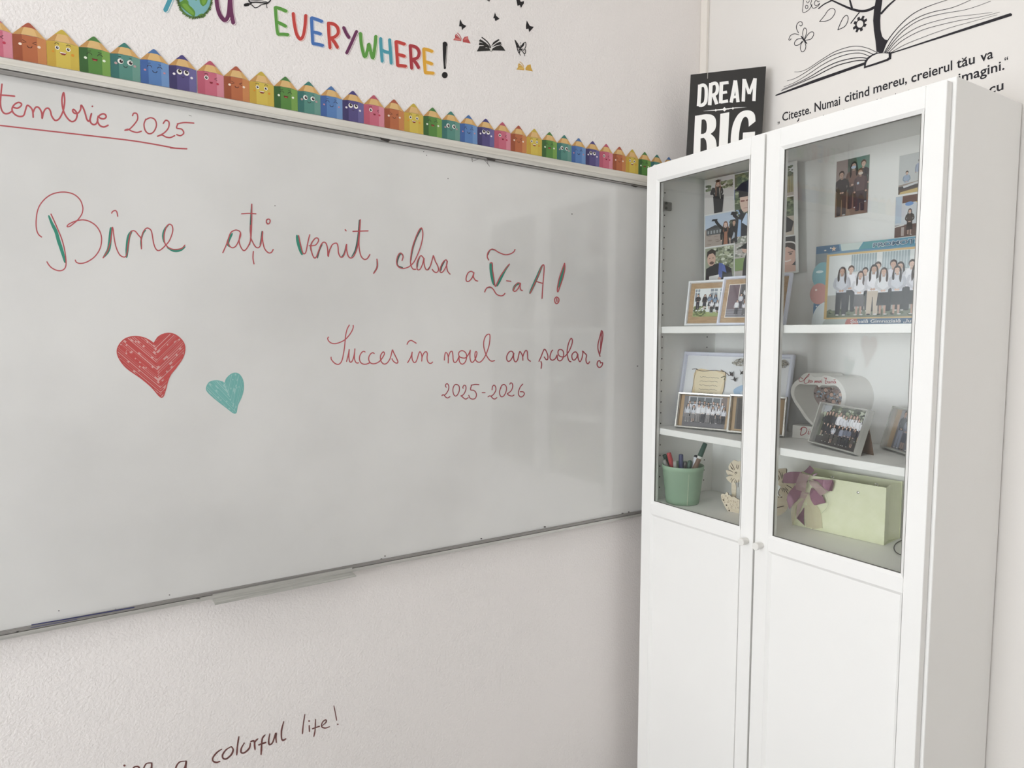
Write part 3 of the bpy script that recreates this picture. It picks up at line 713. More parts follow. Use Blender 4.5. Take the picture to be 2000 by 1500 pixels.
p.stroke([(1455,1210),(1500,1250),(1530,1300)], 11, paper('#d0a448')); p.stroke([(1430,1275),(1490,1290),(1540,1335)], 5, Wp); place(p, 'open book stickers on the wall')

# slogan brushed on the lower wall
ww = thing('wall_lettering', 'brown brush lettering about a colorful life, low on the wall below the whiteboard', 'wall lettering', (-1.0, WALL_Y, .6))
BR = mat('#7d5350', .8, 0, .1); BRD = mat('#5f4a47', .8, 0, .1)
def word(label, lst, w, T, dots=()):
    p = Print(ON_WALL, h0=3e-4).at(*T); rnd = random.Random(len(label))
    for q in lst:
        p.stroke(q, w, BR, taper=[.5, 1.1, .9, 1.2, .6]); p.stroke([(x + rnd.uniform(-.3, .3) * w, y + rnd.uniform(-.3, .3) * w) for x, y in q], w * .55, BR); 
        p.stroke([(x + w * .25, y) for x, y in q][:max(2, len(q) - 1)], w * .3, BRD)
    for (x, y) in dots: p.ellipse(x, y, w * .8, w * .7, BR, 10)
    set_props(p.build('word', ww), label)
T6 = (400, 1370, 7.143)
word('word colorful', [[(235,665),(170,710),(115,780),(115,830),(160,850),(210,835)], [(370,628),(300,670),(250,740),(255,790),(300,800),(370,740),(395,670),(370,628)], [(475,490),(455,620),(445,745)],
  [(550,580),(510,650),(505,710),(555,712),(620,650),(635,580)], [(640,560),(680,545),(690,570)], [(740,520),(695,570),(700,670)], [(840,465),(800,520),(790,640),(785,740)], [(750,605),(850,570)], [(905,450),(890,540),(900,600),(945,570),(990,440),(990,500),(998,570)], [(1100,280),(1070,400),(1070,510),(1090,540),(1130,520)]], 22, T6)
word('word life', [[(1395,180),(1372,330),(1362,450)], [(1455,335),(1460,420)], [(1545,250),(1540,350),(1535,420),(1520,490)], [(1500,380),(1600,345)], [(1640,335),(1690,290),(1685,255),(1640,290),(1630,350),(1680,370),(1740,350)]], 17, T6, [(1455,272)])
word('exclamation mark', [[(1800,60),(1820,160),(1840,265)]], 14, T6, [(1855,318)])
T7 = (200, 1360, 4)
word('article a', [[(650,505),(600,515),(572,565),(595,605),(640,560),(655,505),(652,560),(662,615)]], 12, T7)
word('word end ing', [[(165,580),(168,640)], [(232,640),(240,565),(262,548),(288,560),(290,635)], [(383,518),(340,528),(318,585),(345,605),(380,560),(385,518),(380,620),(350,690),(310,680)]], 12, T7, [(172,540)])
# ------------------------------------------------------------------ tree and book decal on the right wall
M_INK = mat('#2c2a2e', .6, 0, .2)
td = thing('tree_book_decal', 'black line decal of a tree growing from an open book, above the bookcase', 'wall decal', (WALL_X, -.48, 2.21))
def dec(): return Print(ON_RIGHT, h0=4e-4)
p = dec().at(1600, 0, 5)
p.poly([(640,-120),(618,0),(603,110),(597,200),(600,290),(615,355),(640,385),(672,392),(640,450),(620,515),(590,514),(560,505),(550,400),(535,300),(527,200),(535,100),(553,0),(565,-120)], M_INK)
p.at(1500, 0, 7.69)
p.stroke([(830,-50),(960,5),(1100,70),(1240,130),(1380,165),(1500,155),(1610,105)], 38, M_INK, taper=[.5, .6, .8, 1, 1, 1.1])
p.stroke([(1215,-60),(1232,10),(1262,120)], 26, M_INK, taper=[.8, 1, 1.3]); p.stroke([(760,130),(850,60),(965,8)], 17, M_INK); p.stroke([(1372,188),(1310,265),(1245,350)], 15, M_INK)
p.stroke([(1700,205),(1800,95),(1900,5),(2000,-80)], 28, M_INK, taper=[1.2, 1, .8, .6])
set_props(p.build('tree', td), 'solid black trunk with bare branches')
def leaf(q, w):
    p = dec().at(1500, 0, 7.69); p.stroke(q, w, M_INK); p.build('leaf', td)
leaf([(775,325),(850,235),(900,160),(960,125),(1005,150),(1002,205),(955,275),(880,315),(775,325)], 10)
leaf([(1050,450),(1085,360),(1130,270),(1180,230),(1205,262),(1195,330),(1150,400),(1050,450)], 11)
p = dec().at(1500, 0, 7.69)
g = []
for k in range(8):
    a = 2 * math.pi * k / 8 + .35
    for da, rr in ((-.28, .78), (-.17, 1.15), (.17, 1.15), (.28, .78)):
        g.append((1383 + math.cos(a + da) * rr * 92 - math.sin(a + da) * rr * 18, 362 + math.sin(a + da) * rr * 108 - math.cos(a + da) * rr * 18))
p.poly(g, M_INK); p.ellipse(1383, 362, 48, 56, M_WALLR, 24, .3); p.build('gear', td)
p = dec().at(1500, 0, 7.69)
p.stroke([(500,545),(540,600),(582,652)], 22, M_INK, taper=[.6, 1.2, .6])
for q in ([(535,590),(522,500),(540,430),(565,425),(580,460),(570,530),(540,600)], [(550,600),(600,520),(650,480),(685,490),(680,540),(640,590),(560,605)], [(510,580),(440,590),(400,640),(410,680),(470,670),(515,620)], [(530,620),(500,660),(490,720),(500,765),(525,778),(555,750),(570,700),(558,640),(540,610)],
          [(465,525),(400,508),(340,535),(315,590),(325,605),(350,582)], [(460,495),(430,430),(435,370),(470,330),(505,330),(518,365),(495,392),(475,375)]): p.stroke(q, 10, M_INK)
p.build('butterfly', td)
p = dec().at(1500, 0, 7.69)
for q in ([(535,-60),(530,60),(525,185),(600,160),(650,95),(640,55),(655,10),(640,-50)], [(560,105),(575,80),(600,90),(598,120),(575,132),(560,105)], [(575,20),(600,45),(625,10)], [(660,60),(662,105),(690,125),(750,95),(780,55)], [(760,-10),(720,5),(697,50),(715,85),(750,75),(775,52)], [(735,10),(752,28),(775,20)]): p.stroke(q, 9, M_INK, n=5)
set_props(p.build('letters', td), 'outlined letters B and C')
p = dec().at(1500, 0, 7.69)
p.poly([(105,1440),(125,1420),(700,1195),(1450,935),(1455,975),(720,1235),(130,1440)], M_INK)
for q, w in (([(400,1080),(500,1072),(620,1020),(800,900),(1000,780),(1200,710),(1350,695),(1500,725),(1640,790)], 9), ([(290,1215),(400,1180),(560,1090),(800,930),(1000,820),(1200,765),(1400,755),(1520,790),(1600,830)], 10),
             ([(240,1305),(400,1240),(600,1120),(800,985),(1000,880),(1200,815),(1350,797),(1450,815),(1540,855)], 10), ([(215,1345),(400,1265),(600,1170),(850,1020),(1050,930),(1250,880),(1400,865),(1490,880)], 13), ([(200,1365),(450,1260),(700,1150),(1000,1000),(1200,940),(1350,910),(1490,905)], 14)): p.stroke(q, w, M_INK, taper=[.5, .8, 1, 1, 1.1])
p.poly([(1440,1030),(1452,920),(1500,860),(1570,815),(1640,790),(1760,790),(1840,785),(1858,800),(1852,885),(1800,915),(1620,975)], M_INK); p.poly([(1470,992),(1478,945),(1510,890),(1570,840),(1650,806),(1740,798),(1812,804),(1814,862),(1780,888),(1600,950)], M_WALLR)
p.at(1600, 0, 5)
p.poly([(700,515),(1100,382),(1500,248),(1868,128),(1886,138),(1880,156),(1500,275),(1100,400),(705,525)], M_INK)
for q, w in (([(622,508),(668,400),(760,280),(860,180),(960,110),(1100,50),(1250,0),(1400,-50)], 8), ([(640,510),(720,380),(820,270),(950,180),(1100,120),(1300,75),(1480,0),(1560,-40)], 7), ([(650,512),(740,390),(850,280),(1000,190),(1200,135),(1450,90),(1675,12)], 6.5),
             ([(665,512),(760,400),(900,300),(1060,230),(1300,170),(1500,145),(1690,122)], 5.5), ([(680,515),(800,405),(960,315),(1100,265),(1350,205),(1600,160),(1765,118)], 5.5), ([(700,515),(830,440),(1000,370),(1250,280),(1500,210),(1740,145)], 4.5)): p.stroke(q, w, M_INK, taper=[1.2, 1, .9, .7, .5])
p.build('open_book', td)
# quote under the book
qd = thing('quote_decal', 'black printed quote about reading under the open book decal, partly hidden by the bookcase top', 'wall lettering', (WALL_X, -.48, 2.1))
p = dec().at(0, 0, 1)
p.text('„', 1519, 241, 1523, 240, 22, M_INK, .012)
p.text('Citeste.', 1528, 237, 1584, 221, 23.5, M_INK, .014); p.stroke([(1560.5, 231.5), (1559.5, 235), (1557.5, 237)], 2.0, M_INK, n=3); p.text('Numai', 1591, 218.5, 1641, 204.5, 25, M_INK, .014); p.text('citind', 1650, 200, 1698, 186, 25.5, M_INK, .014)
p.text('mereu,', 1706, 183, 1771.5, 162, 26, M_INK, .014); p.text('creierul', 1780, 161.5, 1860, 136.5, 27, M_INK, .014); p.text('tau', 1868.5, 134, 1904, 123.5, 27.5, M_INK, .014); p.stroke([(1879.5, 114), (1882, 115.6), (1885.5, 114.6), (1887.5, 111.4)], 2.0, M_INK); p.text('va', 1915, 121, 1940, 113, 28, M_INK, .014)
set_props(p.build('text_line', qd), 'first line of the quote')
p = dec().at(0, 0, 1)
p.text('imagini.', 1872, 162, 1962, 135.5, 27, M_INK, .014); p.text('“', 1962, 130, 1969, 128, 26, M_INK, .01)
for (x, y) in ((1518,252),(1559,240),(1593.5,229.5),(1608,224.5),(1648,213),(1713,193.5),(1720.5,191.5),(1749,182.5),(1775,175.5),(1799,169)): p.stroke([(x + .4, y + .6), (x - .3, y + 9)], 1.7, M_INK, n=1)
p.build('text_line', qd)
p = dec().at(0, 0, 1); p.text('cu', 1932, 184, 1960, 174.5, 27, M_INK, .014); p.build('text_line', qd)

# ------------------------------------------------------------------ framed sign on the bookcase top
def base_frame(pos, yaw, tilt, roll=0.0):
    """x to the right, z up along the face, -y towards the viewer"""
    return Matrix.Translation(Vector(pos)) @ Matrix.Rotation(R(yaw), 4, 'Z') @ Matrix.Rotation(-R(tilt), 4, 'X') @ Matrix.Rotation(-R(roll), 4, 'Y')
def thing_at(name, label, cat, M, group=None):
    o = thing(name, label, cat, (0, 0, 0), (0, 0, 0), group)
    o.location = M.translation; o.rotation_euler = M.to_euler(); _W[o.name] = Matrix.Translation(o.location) @ o.rotation_euler.to_matrix().to_4x4(); return o
SM = base_frame((.1292, -.0235, 2.0245), -54.38, 3.46, -1.5)
sg = thing_at('wall_sign', 'black DREAM BIG sign with white block capitals standing on the bookcase top in the corner', 'sign', SM)
M_SIGN = noisy('sign_black', '#2d2b29', '#343230', 8, rough=.55, spec=.3)
s = Solid(); s.box((0, .0005, 0), (.2067, .006, .2695), M_SIGN, .0006); s.build('board', sg, world=False)
sn = (SM.to_3x3() @ Vector((0, -1, 0))); ON_SIGN = on_plane(SM.translation, sn)
p = Print(ON_SIGN, h0=3e-4).at(1300, 0, 5); SW = paper('#eeece8')
for q, w in (([(335,828),(330,930),(322,1037)], 36), ([(335,842),(372,832),(396,870),(392,985),(362,1025),(325,1028)], 33), ([(443,812),(437,920),(430,1028)], 36), ([(443,825),(488,813),(506,850),(498,905),(468,928),(440,928)], 32), ([(468,930),(485,975),(500,1018)], 34),
             ([(546,802),(541,905),(538,1010)], 36), ([(546,814),(615,806)], 30), ([(545,908),(600,898)], 28), ([(540,998),(610,986)], 30), ([(680,786),(662,890),(640,1002)], 33), ([(682,786),(695,890),(707,998)], 33), ([(655,950),(700,944)], 26),
             ([(767,772),(763,880),(758,992)], 33), ([(770,775),(795,850),(816,918)], 28), ([(872,766),(845,840),(816,918)], 28), ([(874,765),(868,880),(862,988)], 33)): p.stroke(q, w, SW, cap=False)
p.poly([(365,1086),(480,1072),(575,1062),(680,1050),(795,1046),(680,1058),(575,1074),(480,1082)], SW)
for (x, y, r) in ((575,1068,22), (490,1077,13), (657,1059,13), (530,1073,7), (615,1064,7)): p.poly([(x - r, y + 1), (x, y - r), (x + r, y - 1), (x, y + r)], SW)
# B, I, G
def curve(q, n=6): return spline(q, n)
p.poly([(288,1132)] + curve([(395,1115),(450,1122),(485,1155),(494,1215),(480,1270),(440,1308)]) + curve([(440,1308),(482,1350),(498,1420),(492,1500),(450,1550),(390,1560)]) + [(268,1570)], SW)
p.poly([(352,1170)] + curve([(375,1165),(396,1185),(403,1240),(394,1290),(368,1308)]) + [(345,1310)], M_SIGN); p.poly([(342,1352)] + curve([(372,1345),(396,1378),(402,1460),(388,1520),(372,1535)]) + [(338,1537)], M_SIGN)
p.poly([(535,1112),(622,1096),(600,1545),(514,1555)], SW)
p.poly(curve([(878,1186),(872,1125),(845,1090),(800,1078),(745,1090),(700,1130),(660,1210),(640,1310),(638,1410),(662,1500),(720,1545),(800,1540)]) + [(858,1530),(874,1286),(756,1296),(752,1360),(785,1362)] + curve([(778,1430),(768,1470),(748,1478),(728,1460),(716,1400),(716,1330),(726,1250),(745,1180),(768,1145),(792,1145),(808,1175),(812,1238)]), SW)
set_props(p.build('lettering', sg), 'white capitals reading DREAM BIG with a thin ornament between')
s = Solid(); a = ON_SIGN(1382, 154, .0015); s.tube([a, a + Vector((.0005, 0, .02)), (a.x + .004, a.y + .004, 3.19)], .0006, mat('#d8d4cc', .6), 6); s.build('hanging_string', sg)

# ------------------------------------------------------------------ bookcase
CX0, CX1 = .0215, .300
CY0, CY1 = .002, -.802
TOP = 2.02
bk = thing('bookcase', 'tall white bookcase with two half-glazed doors, against the right wall', 'bookcase', (.16, -.4, 0))
ply = .018
def bxo(name, lo, hi, parent=bk, mt=M_CAB, bev=.0012, label=None):
    lo2 = [min(a, b) for a, b in zip(lo, hi)]; hi2 = [max(a, b) for a, b in zip(lo, hi)]
    s = Solid(); s.box(lo2, hi2, mt, bev); return set_props(s.build(name, parent), label)
sideL = bxo('side_panel', (CX0, CY0, 0), (CX1, CY0 - ply, TOP)); sideR = bxo('side_panel', (CX0, CY1, 0), (CX1, CY1 + ply, TOP))
iy0, iy1 = CY0 - ply, CY1 + ply
bxo('top_panel', (CX0, iy0, TOP - ply), (CX1, iy1, TOP)); bxo('back_panel', (.284, iy0, .09), (.288, iy1, TOP - ply), bev=0)
bxo('plinth', (CX0 + .03, iy0, 0), (CX0 + .045, iy1, .075)); bxo('bottom_panel', (CX0, iy0, .075), (.284, iy1, .093))
for z in (.45, .74): bxo('shelf', (CX0 + .004, iy0 - .001, z - ply), (.283, iy1 + .001, z))
bxo('shelf', (CX0 + .002, iy0, 1.045 - ply), (.283, iy1, 1.045)); bxo('shelf', (CX0 + .003, iy0 - .001, 1.264 - .0185), (.283, iy1 + .001, 1.264)); bxo('shelf', (CX0 + .003, iy0 - .001, 1.558 - .0195), (.283, iy1 + .001, 1.558))
# peg holes on the inner faces
for (yy, sgn, par) in ((iy0, -1, sideL), (iy1, 1, sideR)):
    s = Solid(); K = mat('#3a3835', .8)
    for xx in (CX0 + .034, .247):
        z = 1.08
        while z < 1.97:
            if min(abs(z - 1.255), abs(z - 1.549)) > .014:
                vs = [(xx + .0023 * math.cos(2 * math.pi * k / 10), yy + sgn * .0003, z + .0023 * math.sin(2 * math.pi * k / 10)) for k in range(10)]; s.add(vs, [list(range(10))], K)
            z += .032
    set_props(s.build('peg_holes', par), 'rows of dark shelf peg holes')
# doors
DT = 2.0106; DB = .085
def door_mesh(y_l, y_r):
    s = Solid(); FX, BXk = 0.0, .0195; st = .0385; ch = .008
    # flat frame members
    rails = [(DB, DB + .05), (1.0135, 1.0435), (1.970, DT)]
    s.box((FX, y_l - st, DB), (BXk, y_l, DT), M_CAB, .001); s.box((FX, y_r, DB), (BXk, y_r + st, DT), M_CAB, .001)
    for a, b in rails: s.box((FX, y_r + st, a), (BXk, y_l - st, b), M_CAB, 0)
    # sloping inner moulding round each opening
    def mould(z0, z1, w, dep):
        ya, yb = y_l - st, y_r + st
        o = [(FX, ya, z0), (FX, yb, z0), (FX, yb, z1), (FX, ya, z1)]; i = [(FX + dep, ya - w, z0 + w), (FX + dep, yb + w, z0 + w), (FX + dep, yb + w, z1 - w), (FX + dep, ya - w, z1 - w)]
        k = [(BXk, ya - w, z0 + w), (BXk, yb + w, z0 + w), (BXk, yb + w, z1 - w), (BXk, ya - w, z1 - w)]; k2 = [(BXk, ya, z0), (BXk, yb, z0), (BXk, yb, z1), (BXk, ya, z1)]
        for q in range(4):
            r = (q + 1) % 4; s.add([o[q], o[r], i[r], i[q]], [[0, 1, 2, 3]], M_CAB); s.add([i[q], i[r], k[r], k[q]], [[0, 1, 2, 3]], M_CAB); s.add([k[q], k[r], k2[r], k2[q]], [[0, 1, 2, 3]], M_CAB)
    mould(1.0435, 1.970, .0075, .005); mould(DB + .05, 1.0135, .0075, .006)
    s.box((FX + .006, y_r + st + .004, DB + .054), (FX + .016, y_l - st - .004, 1.0095), M_CAB, 0)
    return s
def make_door(y_l, y_r, knob_y, hinge_y):
    d = door_mesh(y_l, y_r).build('door', bk)
    s = Solid(); s.box((.0085, y_r + .041, 1.046), (.0120, y_l - .041, 1.967), glass_mat()); s.build('glass_pane', d)
    s = Solid(); gy0, gy1, gz0, gz1 = y_r + .0458, y_l - .0458, 1.0508, 1.9627; gw = .0016; Mg = mat('#6f6d68', .7)
    for lo, hi in (((.0052, gy0, gz0), (.0086, gy0 + gw, gz1)), ((.0052, gy1 - gw, gz0), (.0086, gy1, gz1)), ((.0052, gy0, gz0), (.0086, gy1, gz0 + gw)), ((.0052, gy0, gz1 - gw), (.0086, gy1, gz1))): s.box(lo, hi, Mg, 0)
    set_props(s.build('glazing_seal', d), 'thin grey seal round the glass')
    s = Solid(); Mk = Matrix.Translation((0, knob_y, 1.0222)) @ Matrix.Rotation(R(-90), 4, 'Y')
    s.lathe([(.0075, 0), (.0075, .004), (.0082, .006), (.0095, .020), (.0095, .0225), (.0085, .024)], mat('#e8e6e1', .3, 0, .5), Mk, 24, True, True)
    set_props(s.build('knob', d, smooth=False), 'small round white knob')
    sg_ = -1 if hinge_y > -.4 else 1
    for z in (1.905, .2):
        s = Solid(); Mh = mat('#8c8a86', .35, .7)
        s.box((.0195, min(hinge_y, hinge_y + sg_ * .018), z - .022), (.034, max(hinge_y, hinge_y + sg_ * .018), z + .022), Mh, .002); s.box((.024, min(hinge_y, hinge_y + sg_ * .010), z - .012), (.075, max(hinge_y, hinge_y + sg_ * .010), z + .012), Mh, .002)
        for dz in (-.014, .014): s.lathe([(.004, 0), (.004, .002)], mat('#55534f', .4, .6), Matrix.Translation((.05, hinge_y + sg_ * .0105, z + dz * .5)) @ Matrix.Rotation(R(90 * -sg_), 4, 'X'), 10)
        s.build('hinge', d)
    return d
make_door(0.0, -.3950, -.377, iy0 - .001); make_door(-.4005, -.7955, -.420, iy1 + .001)

# ------------------------------------------------------------------ prints: little painted photographs
rnd = random.Random(11)
def shade(c, f):
    c = c.lstrip('#'); v = [max(0, min(255, int(int(c[i:i + 2], 16) * f))) for i in (0, 2, 4)]; return '#%02x%02x%02x' % tuple(v)
def gloss(c): return mat(muted(c, .80, 1.0), .28, 0, .4)
SKIN = ['#d6ab94', '#caa08a', '#dcb59f', '#c39880']
HAIR = ['#3a2c28', '#2c2422', '#52392c', '#463530']
def foliage(p, x0, y0, x1, y1, n, cols, size, r):
    for _ in range(n):
        x = r.uniform(x0, x1); y = r.uniform(y0, y1); a = size * r.uniform(.5, 1.3)
        x = min(max(x, x0 + a), x1 - a); y = min(max(y, y0 + a * .7), y1 - a * .7)
        p.ellipse(x, y, a, a * r.uniform(.5, .7), gloss(r.choice(cols)), 6, 0)
def person(p, x, y, h, top, bottom, r, hair=None, skin=None, long=False, arms=True, cap=False, crop=1.0):
    """standing figure, feet at (x, y), y up"""
    skin = skin or r.choice(SKIN); hair = hair or r.choice(HAIR); hd = h * .064; w = h * .135; tilt = r.uniform(-.25, .25) * hd
    if bottom:
        if long and r.random() < .6:
            for sx in (-.35, .35): p.poly([(x + (sx - .13) * w, y), (x + (sx + .15) * w, y), (x + (sx + .2) * w, y + h * .25), (x + (sx - .18) * w, y + h * .25)], gloss(shade(skin, .9)))
            p.poly([(x - w * .95, y + h * .2), (x + w * .95, y + h * .2), (x + w * .72, y + h * .52), (x - w * .72, y + h * .52)], gloss(bottom))
        else:
            p.poly([(x - w * .85, y), (x - w * .12, y), (x - w * .03, y + h * .36), (x + w * .06, y + h * .36), (x + w * .18, y), (x + w * .85, y), (x + w * .82, y + h * .52), (x - w * .82, y + h * .52)], gloss(bottom))
        for sx in (-.5, .5): p.ellipse(x + sx * w, y + h * .010, w * .3, h * .015, gloss(r.choice(['#2b2a2c', '#d8d6d2'])), 8)
    p.poly([(x - w * .75, y + h * .48), (x + w * .75, y + h * .48), (x + w * .86, y + h * .66), (x + w * 1.02, y + h * .79), (x + w * .5, y + h * .835), (x - w * .5, y + h * .835), (x - w * 1.02, y + h * .79), (x - w * .86, y + h * .66)], gloss(top))
    if arms:
        cl = r.random() < .6
        for sx in (-1, 1):
            ex = x + sx * w * 1.12; hx = x + sx * w * (.18 if cl else 1.05)
            p.stroke([(x + sx * w * .92, y + h * .77), (ex, y + h * .62), (hx, y + h * (.52 if cl else .47))], w * .40, gloss(shade(top, .90))); p.ellipse(hx, y + h * (.515 if cl else .46), w * .19, w * .17, gloss(skin), 8)
    p.stroke([(x, y + h * .815), (x + tilt * .5, y + h * .875)], hd * .85, gloss(shade(skin, .86)), n=1, cap=False)
    hx = x + tilt
    p.ellipse(hx, y + h * .945, hd * 1.06, hd * 1.18, gloss(hair), 14); p.ellipse(hx + tilt * .2, y + h * .92, hd * .78, hd * 1.02, gloss(skin), 14)
    p.poly([(hx - hd * .98, y + h * .93), (hx - hd * .55, y + h * .965), (hx + hd * .1, y + h * .978), (hx + hd * .6, y + h * .962), (hx + hd * .98, y + h * .93), (hx + hd * .85, y + h * .99), (hx, y + h * 1.022), (hx - hd * .85, y + h * .99)], gloss(hair))
    if long:
        for sx in (-1, 1): p.poly([(hx + sx * hd * .72, y + h * .955), (hx + sx * hd * 1.12, y + h * .95), (hx + sx * hd * 1.5, y + h * .80), (hx + sx * hd * 1.25, y + h * (.68 + r.uniform(-.03, .05))), (hx + sx * hd * .75, y + h * .74), (hx + sx * hd * .85, y + h * .86)], gloss(hair), 3)
    if h > 55:
        for sx in (-1, 1): p.ellipse(hx + sx * hd * .32 + tilt * .2, y + h * .925, hd * .12, hd * .07, gloss('#4a3630'), 6)
        p.stroke([(hx - hd * .2, y + h * .888), (hx + hd * .2, y + h * .888)], hd * .10, gloss(shade(skin, .72)), n=1); p.stroke([(hx + tilt * .2, y + h * .92), (hx + tilt * .25, y + h * .902)], hd * .09, gloss(shade(skin, .85)), n=1)
    if cap:
        p.poly([(hx - hd * 1.0, y + h * .95), (hx + hd * 1.0, y + h * .95), (hx + hd * .9, y + h * 1.0), (hx - hd * .9, y + h * 1.0)], gloss('#232226')); p.poly([(hx - hd * 1.9, y + h * 1.0), (hx, y + h * .975), (hx + hd * 1.9, y + h * 1.0), (hx, y + h * 1.035)], gloss('#1f1e22')); p.stroke([(hx + hd * 1.5, y + h * 1.0), (hx + hd * 1.6, y + h * .93)], hd * .15, gloss('#1f1e22'))
def crowd(p, x0, x1, y, h, n, tops, bottoms, r, rows=1, dy=.0, longp=.5):
    for row in range(rows):
        k = n + (row % 2)
        for i in range(k):
            x = x0 + (x1 - x0) * (i + .5 + r.uniform(-.15, .15)) / k
            person(p, x, y + dy * (rows - 1 - row), h * r.uniform(.93, 1.06), r.choice(tops), r.choice(bottoms), r, long=r.random() < longp)
WT = ['#e4e5ea', '#eceaf0', '#dcdde6', '#d3d6e0']
def face_print(z=-.0005, k=1.0, eps=1.2e-5): return Print(lambda x, y, h: Vector((x * .001 * k, z - h, y * .001 * k)), eps=eps, h0=1e-4)

def frame(name, label, M, w, h, border, depth, fm, group, mount=None, stand=None, cat='picture frame', bev=.0015, round_=False, leg=(.40, .60)):
    """a picture frame seen from its front; returns root and millimetre size of the opening"""
    r = thing_at(name, label, cat, M, group)
    s = Solid(); b = border
    # mitred moulding with a rounded face
    nprof = [(0, .0), (0, -depth * .75), (b * .2, -depth), (b * .75, -depth * (.95 if round_ else 1.0)), (b, -depth * .55), (b, 0)]
    rings = []
    for (inn, y) in nprof: rings.append([(inn, y, inn), (w - inn, y, inn), (w - inn, y, h - inn), (inn, y, h - inn)])
    vs = [q for rg in rings for q in rg]; fs = []
    for i in range(len(rings) - 1):
        for k in range(4): fs.append([i * 4 + k, i * 4 + (k + 1) % 4, (i + 1) * 4 + (k + 1) % 4, (i + 1) * 4 + k])
    s.add(vs, fs, fm); s.build('moulding', r, world=False)
    s = Solid(); s.box((b * .3, -.0008, b * .3), (w - b * .3, .0015, h - b * .3), mat('#6d5646', .8)); s.build('back_board', r, world=False)
    if mount:
        s = Solid(); s.box((b - .001, -depth * .40, b - .001), (w - b + .001, -.0009, h - b + .001), mount); s.build('mount', r, world=False)
    if stand:
        s = Solid(); tl = math.atan2(M.to_3x3()[2][1], M.to_3x3()[2][2]); L = h * .78
        zt = h * .72; a = abs(stand)
        x0, x1 = w * leg[0], w * leg[1]
        yb = zt * math.sin(R(a)) / math.cos(R(0)); 
        s.add([(x0 + .008, .0016, zt), (x1 - .008, .0016, zt), (x1, zt * math.tan(R(a)) , .004), (x0, zt * math.tan(R(a)), .004), (x0 + .008, .0041, zt), (x1 - .008, .0041, zt), (x1, zt * math.tan(R(a)) + .0025, .004), (x0, zt * math.tan(R(a)) + .0025, .004)],
              [[0, 1, 2, 3], [7, 6, 5, 4], [0, 4, 5, 1], [1, 5, 6, 2], [2, 6, 7, 3], [3, 7, 4, 0]], mat('#6d5646', .8)); s.build('easel_leg', r, world=False)
    return r
KRAFT = noisy('kraft_card', '#a98f72', '#b89d7e', 60, rough=.85, spec=.15, stretch=(1, 1, 6))
WHITEFR = mat('#e9ebee', .32, 0, .5); LILACFR = mat('#dfe2f0', .32, 0, .5)
SILVER = noisy('silver_metal', '#d2d1cd', '#dddcd8', 20, rough=.24, metal=.7, spec=.6)
GF = 'framed class photographs in the bookcase'
# white frame at the far left of the top shelf
f1 = frame('picture_frame', 'white frame with a kraft mount and a lawn group photo, leftmost on the upper shelf', base_frame((.0783, -.0835, 1.5585), -72, 11.2), .205, .1312, .0075, .010, WHITEFR, GF, KRAFT)
r = random.Random(21); p = face_print(-.0042)
x0, y0, x1, y1 = 21, 27, 184, 108
p.rect(x0, y0, x1, y1, gloss('#dfe4e4'))
for (a, b) in ((23, 36), (68, 88), (96, 120), (140, 165)): p.rect(a, 70, b, 106, gloss('#8f99a2')); p.rect((a + b) / 2 - 1, 70, (a + b) / 2 + 1, 106, gloss('#e8ecec')); p.rect(a, 96, b, 98, gloss('#e8ecec'))
p.rect(x0, y0, x1, 40, gloss('#9aa765')); foliage(p, x0, y0, 60, 58, 60, ['#7b8752', '#6a7748', '#93a062', '#565f3e'], 4, r)
crowd(p, 26, 180, 48, 42, 9, ['#3d4348', '#7f97b4', '#b28c90', '#e2e2e6', '#3a3336', '#c4c8d2'], ['#35363c', '#43434c'], r, 1); crowd(p, 66, 180, 37, 36, 7, WT, ['#2f3034', '#44485a'], r, 1)
set_props(p.build('photo', f1, world=False), 'group photo on a lawn')
f2 = frame('picture_frame', 'kraft-mounted white frame with a stair group photo, half behind the door stiles, upper shelf', base_frame((.0571, -.2195, 1.5585), -81.4, 12.5, -.4), .1908, .1329, .0075, .010, LILACFR, GF, KRAFT)
r = random.Random(22); p = face_print(-.0042)
p.rect(19, 21, 172, 112, gloss('#efe6d6')); p.rect(20.5, 22.5, 170.5, 110.5, gloss('#77727a')); p.rect(20.5, 40, 52, 110.5, gloss('#75616a')); p.rect(51, 40, 53, 110.5, gloss('#e6e0d8')); p.rect(58, 70, 68, 110.5, gloss('#5c5a5c')); p.rect(80, 70, 168, 110.5, gloss('#97a2a8'))
for k in range(4): p.rect(20.5, 22.5 + k * 6, 170.5, 26 + k * 6, gloss('#8d8c92'))
crowd(p, 60, 166, 62, 42, 6, WT, ['#4a4b52'], r, 1, 0, .9); crowd(p, 52, 166, 46, 40, 6, WT, ['#4a4b52', '#5c5660'], r, 1); crowd(p, 42, 166, 28, 38, 6, WT, ['#6f6d70', '#55545c'], r, 1)
set_props(p.build('photo', f2, world=False), 'group photo on a staircase')
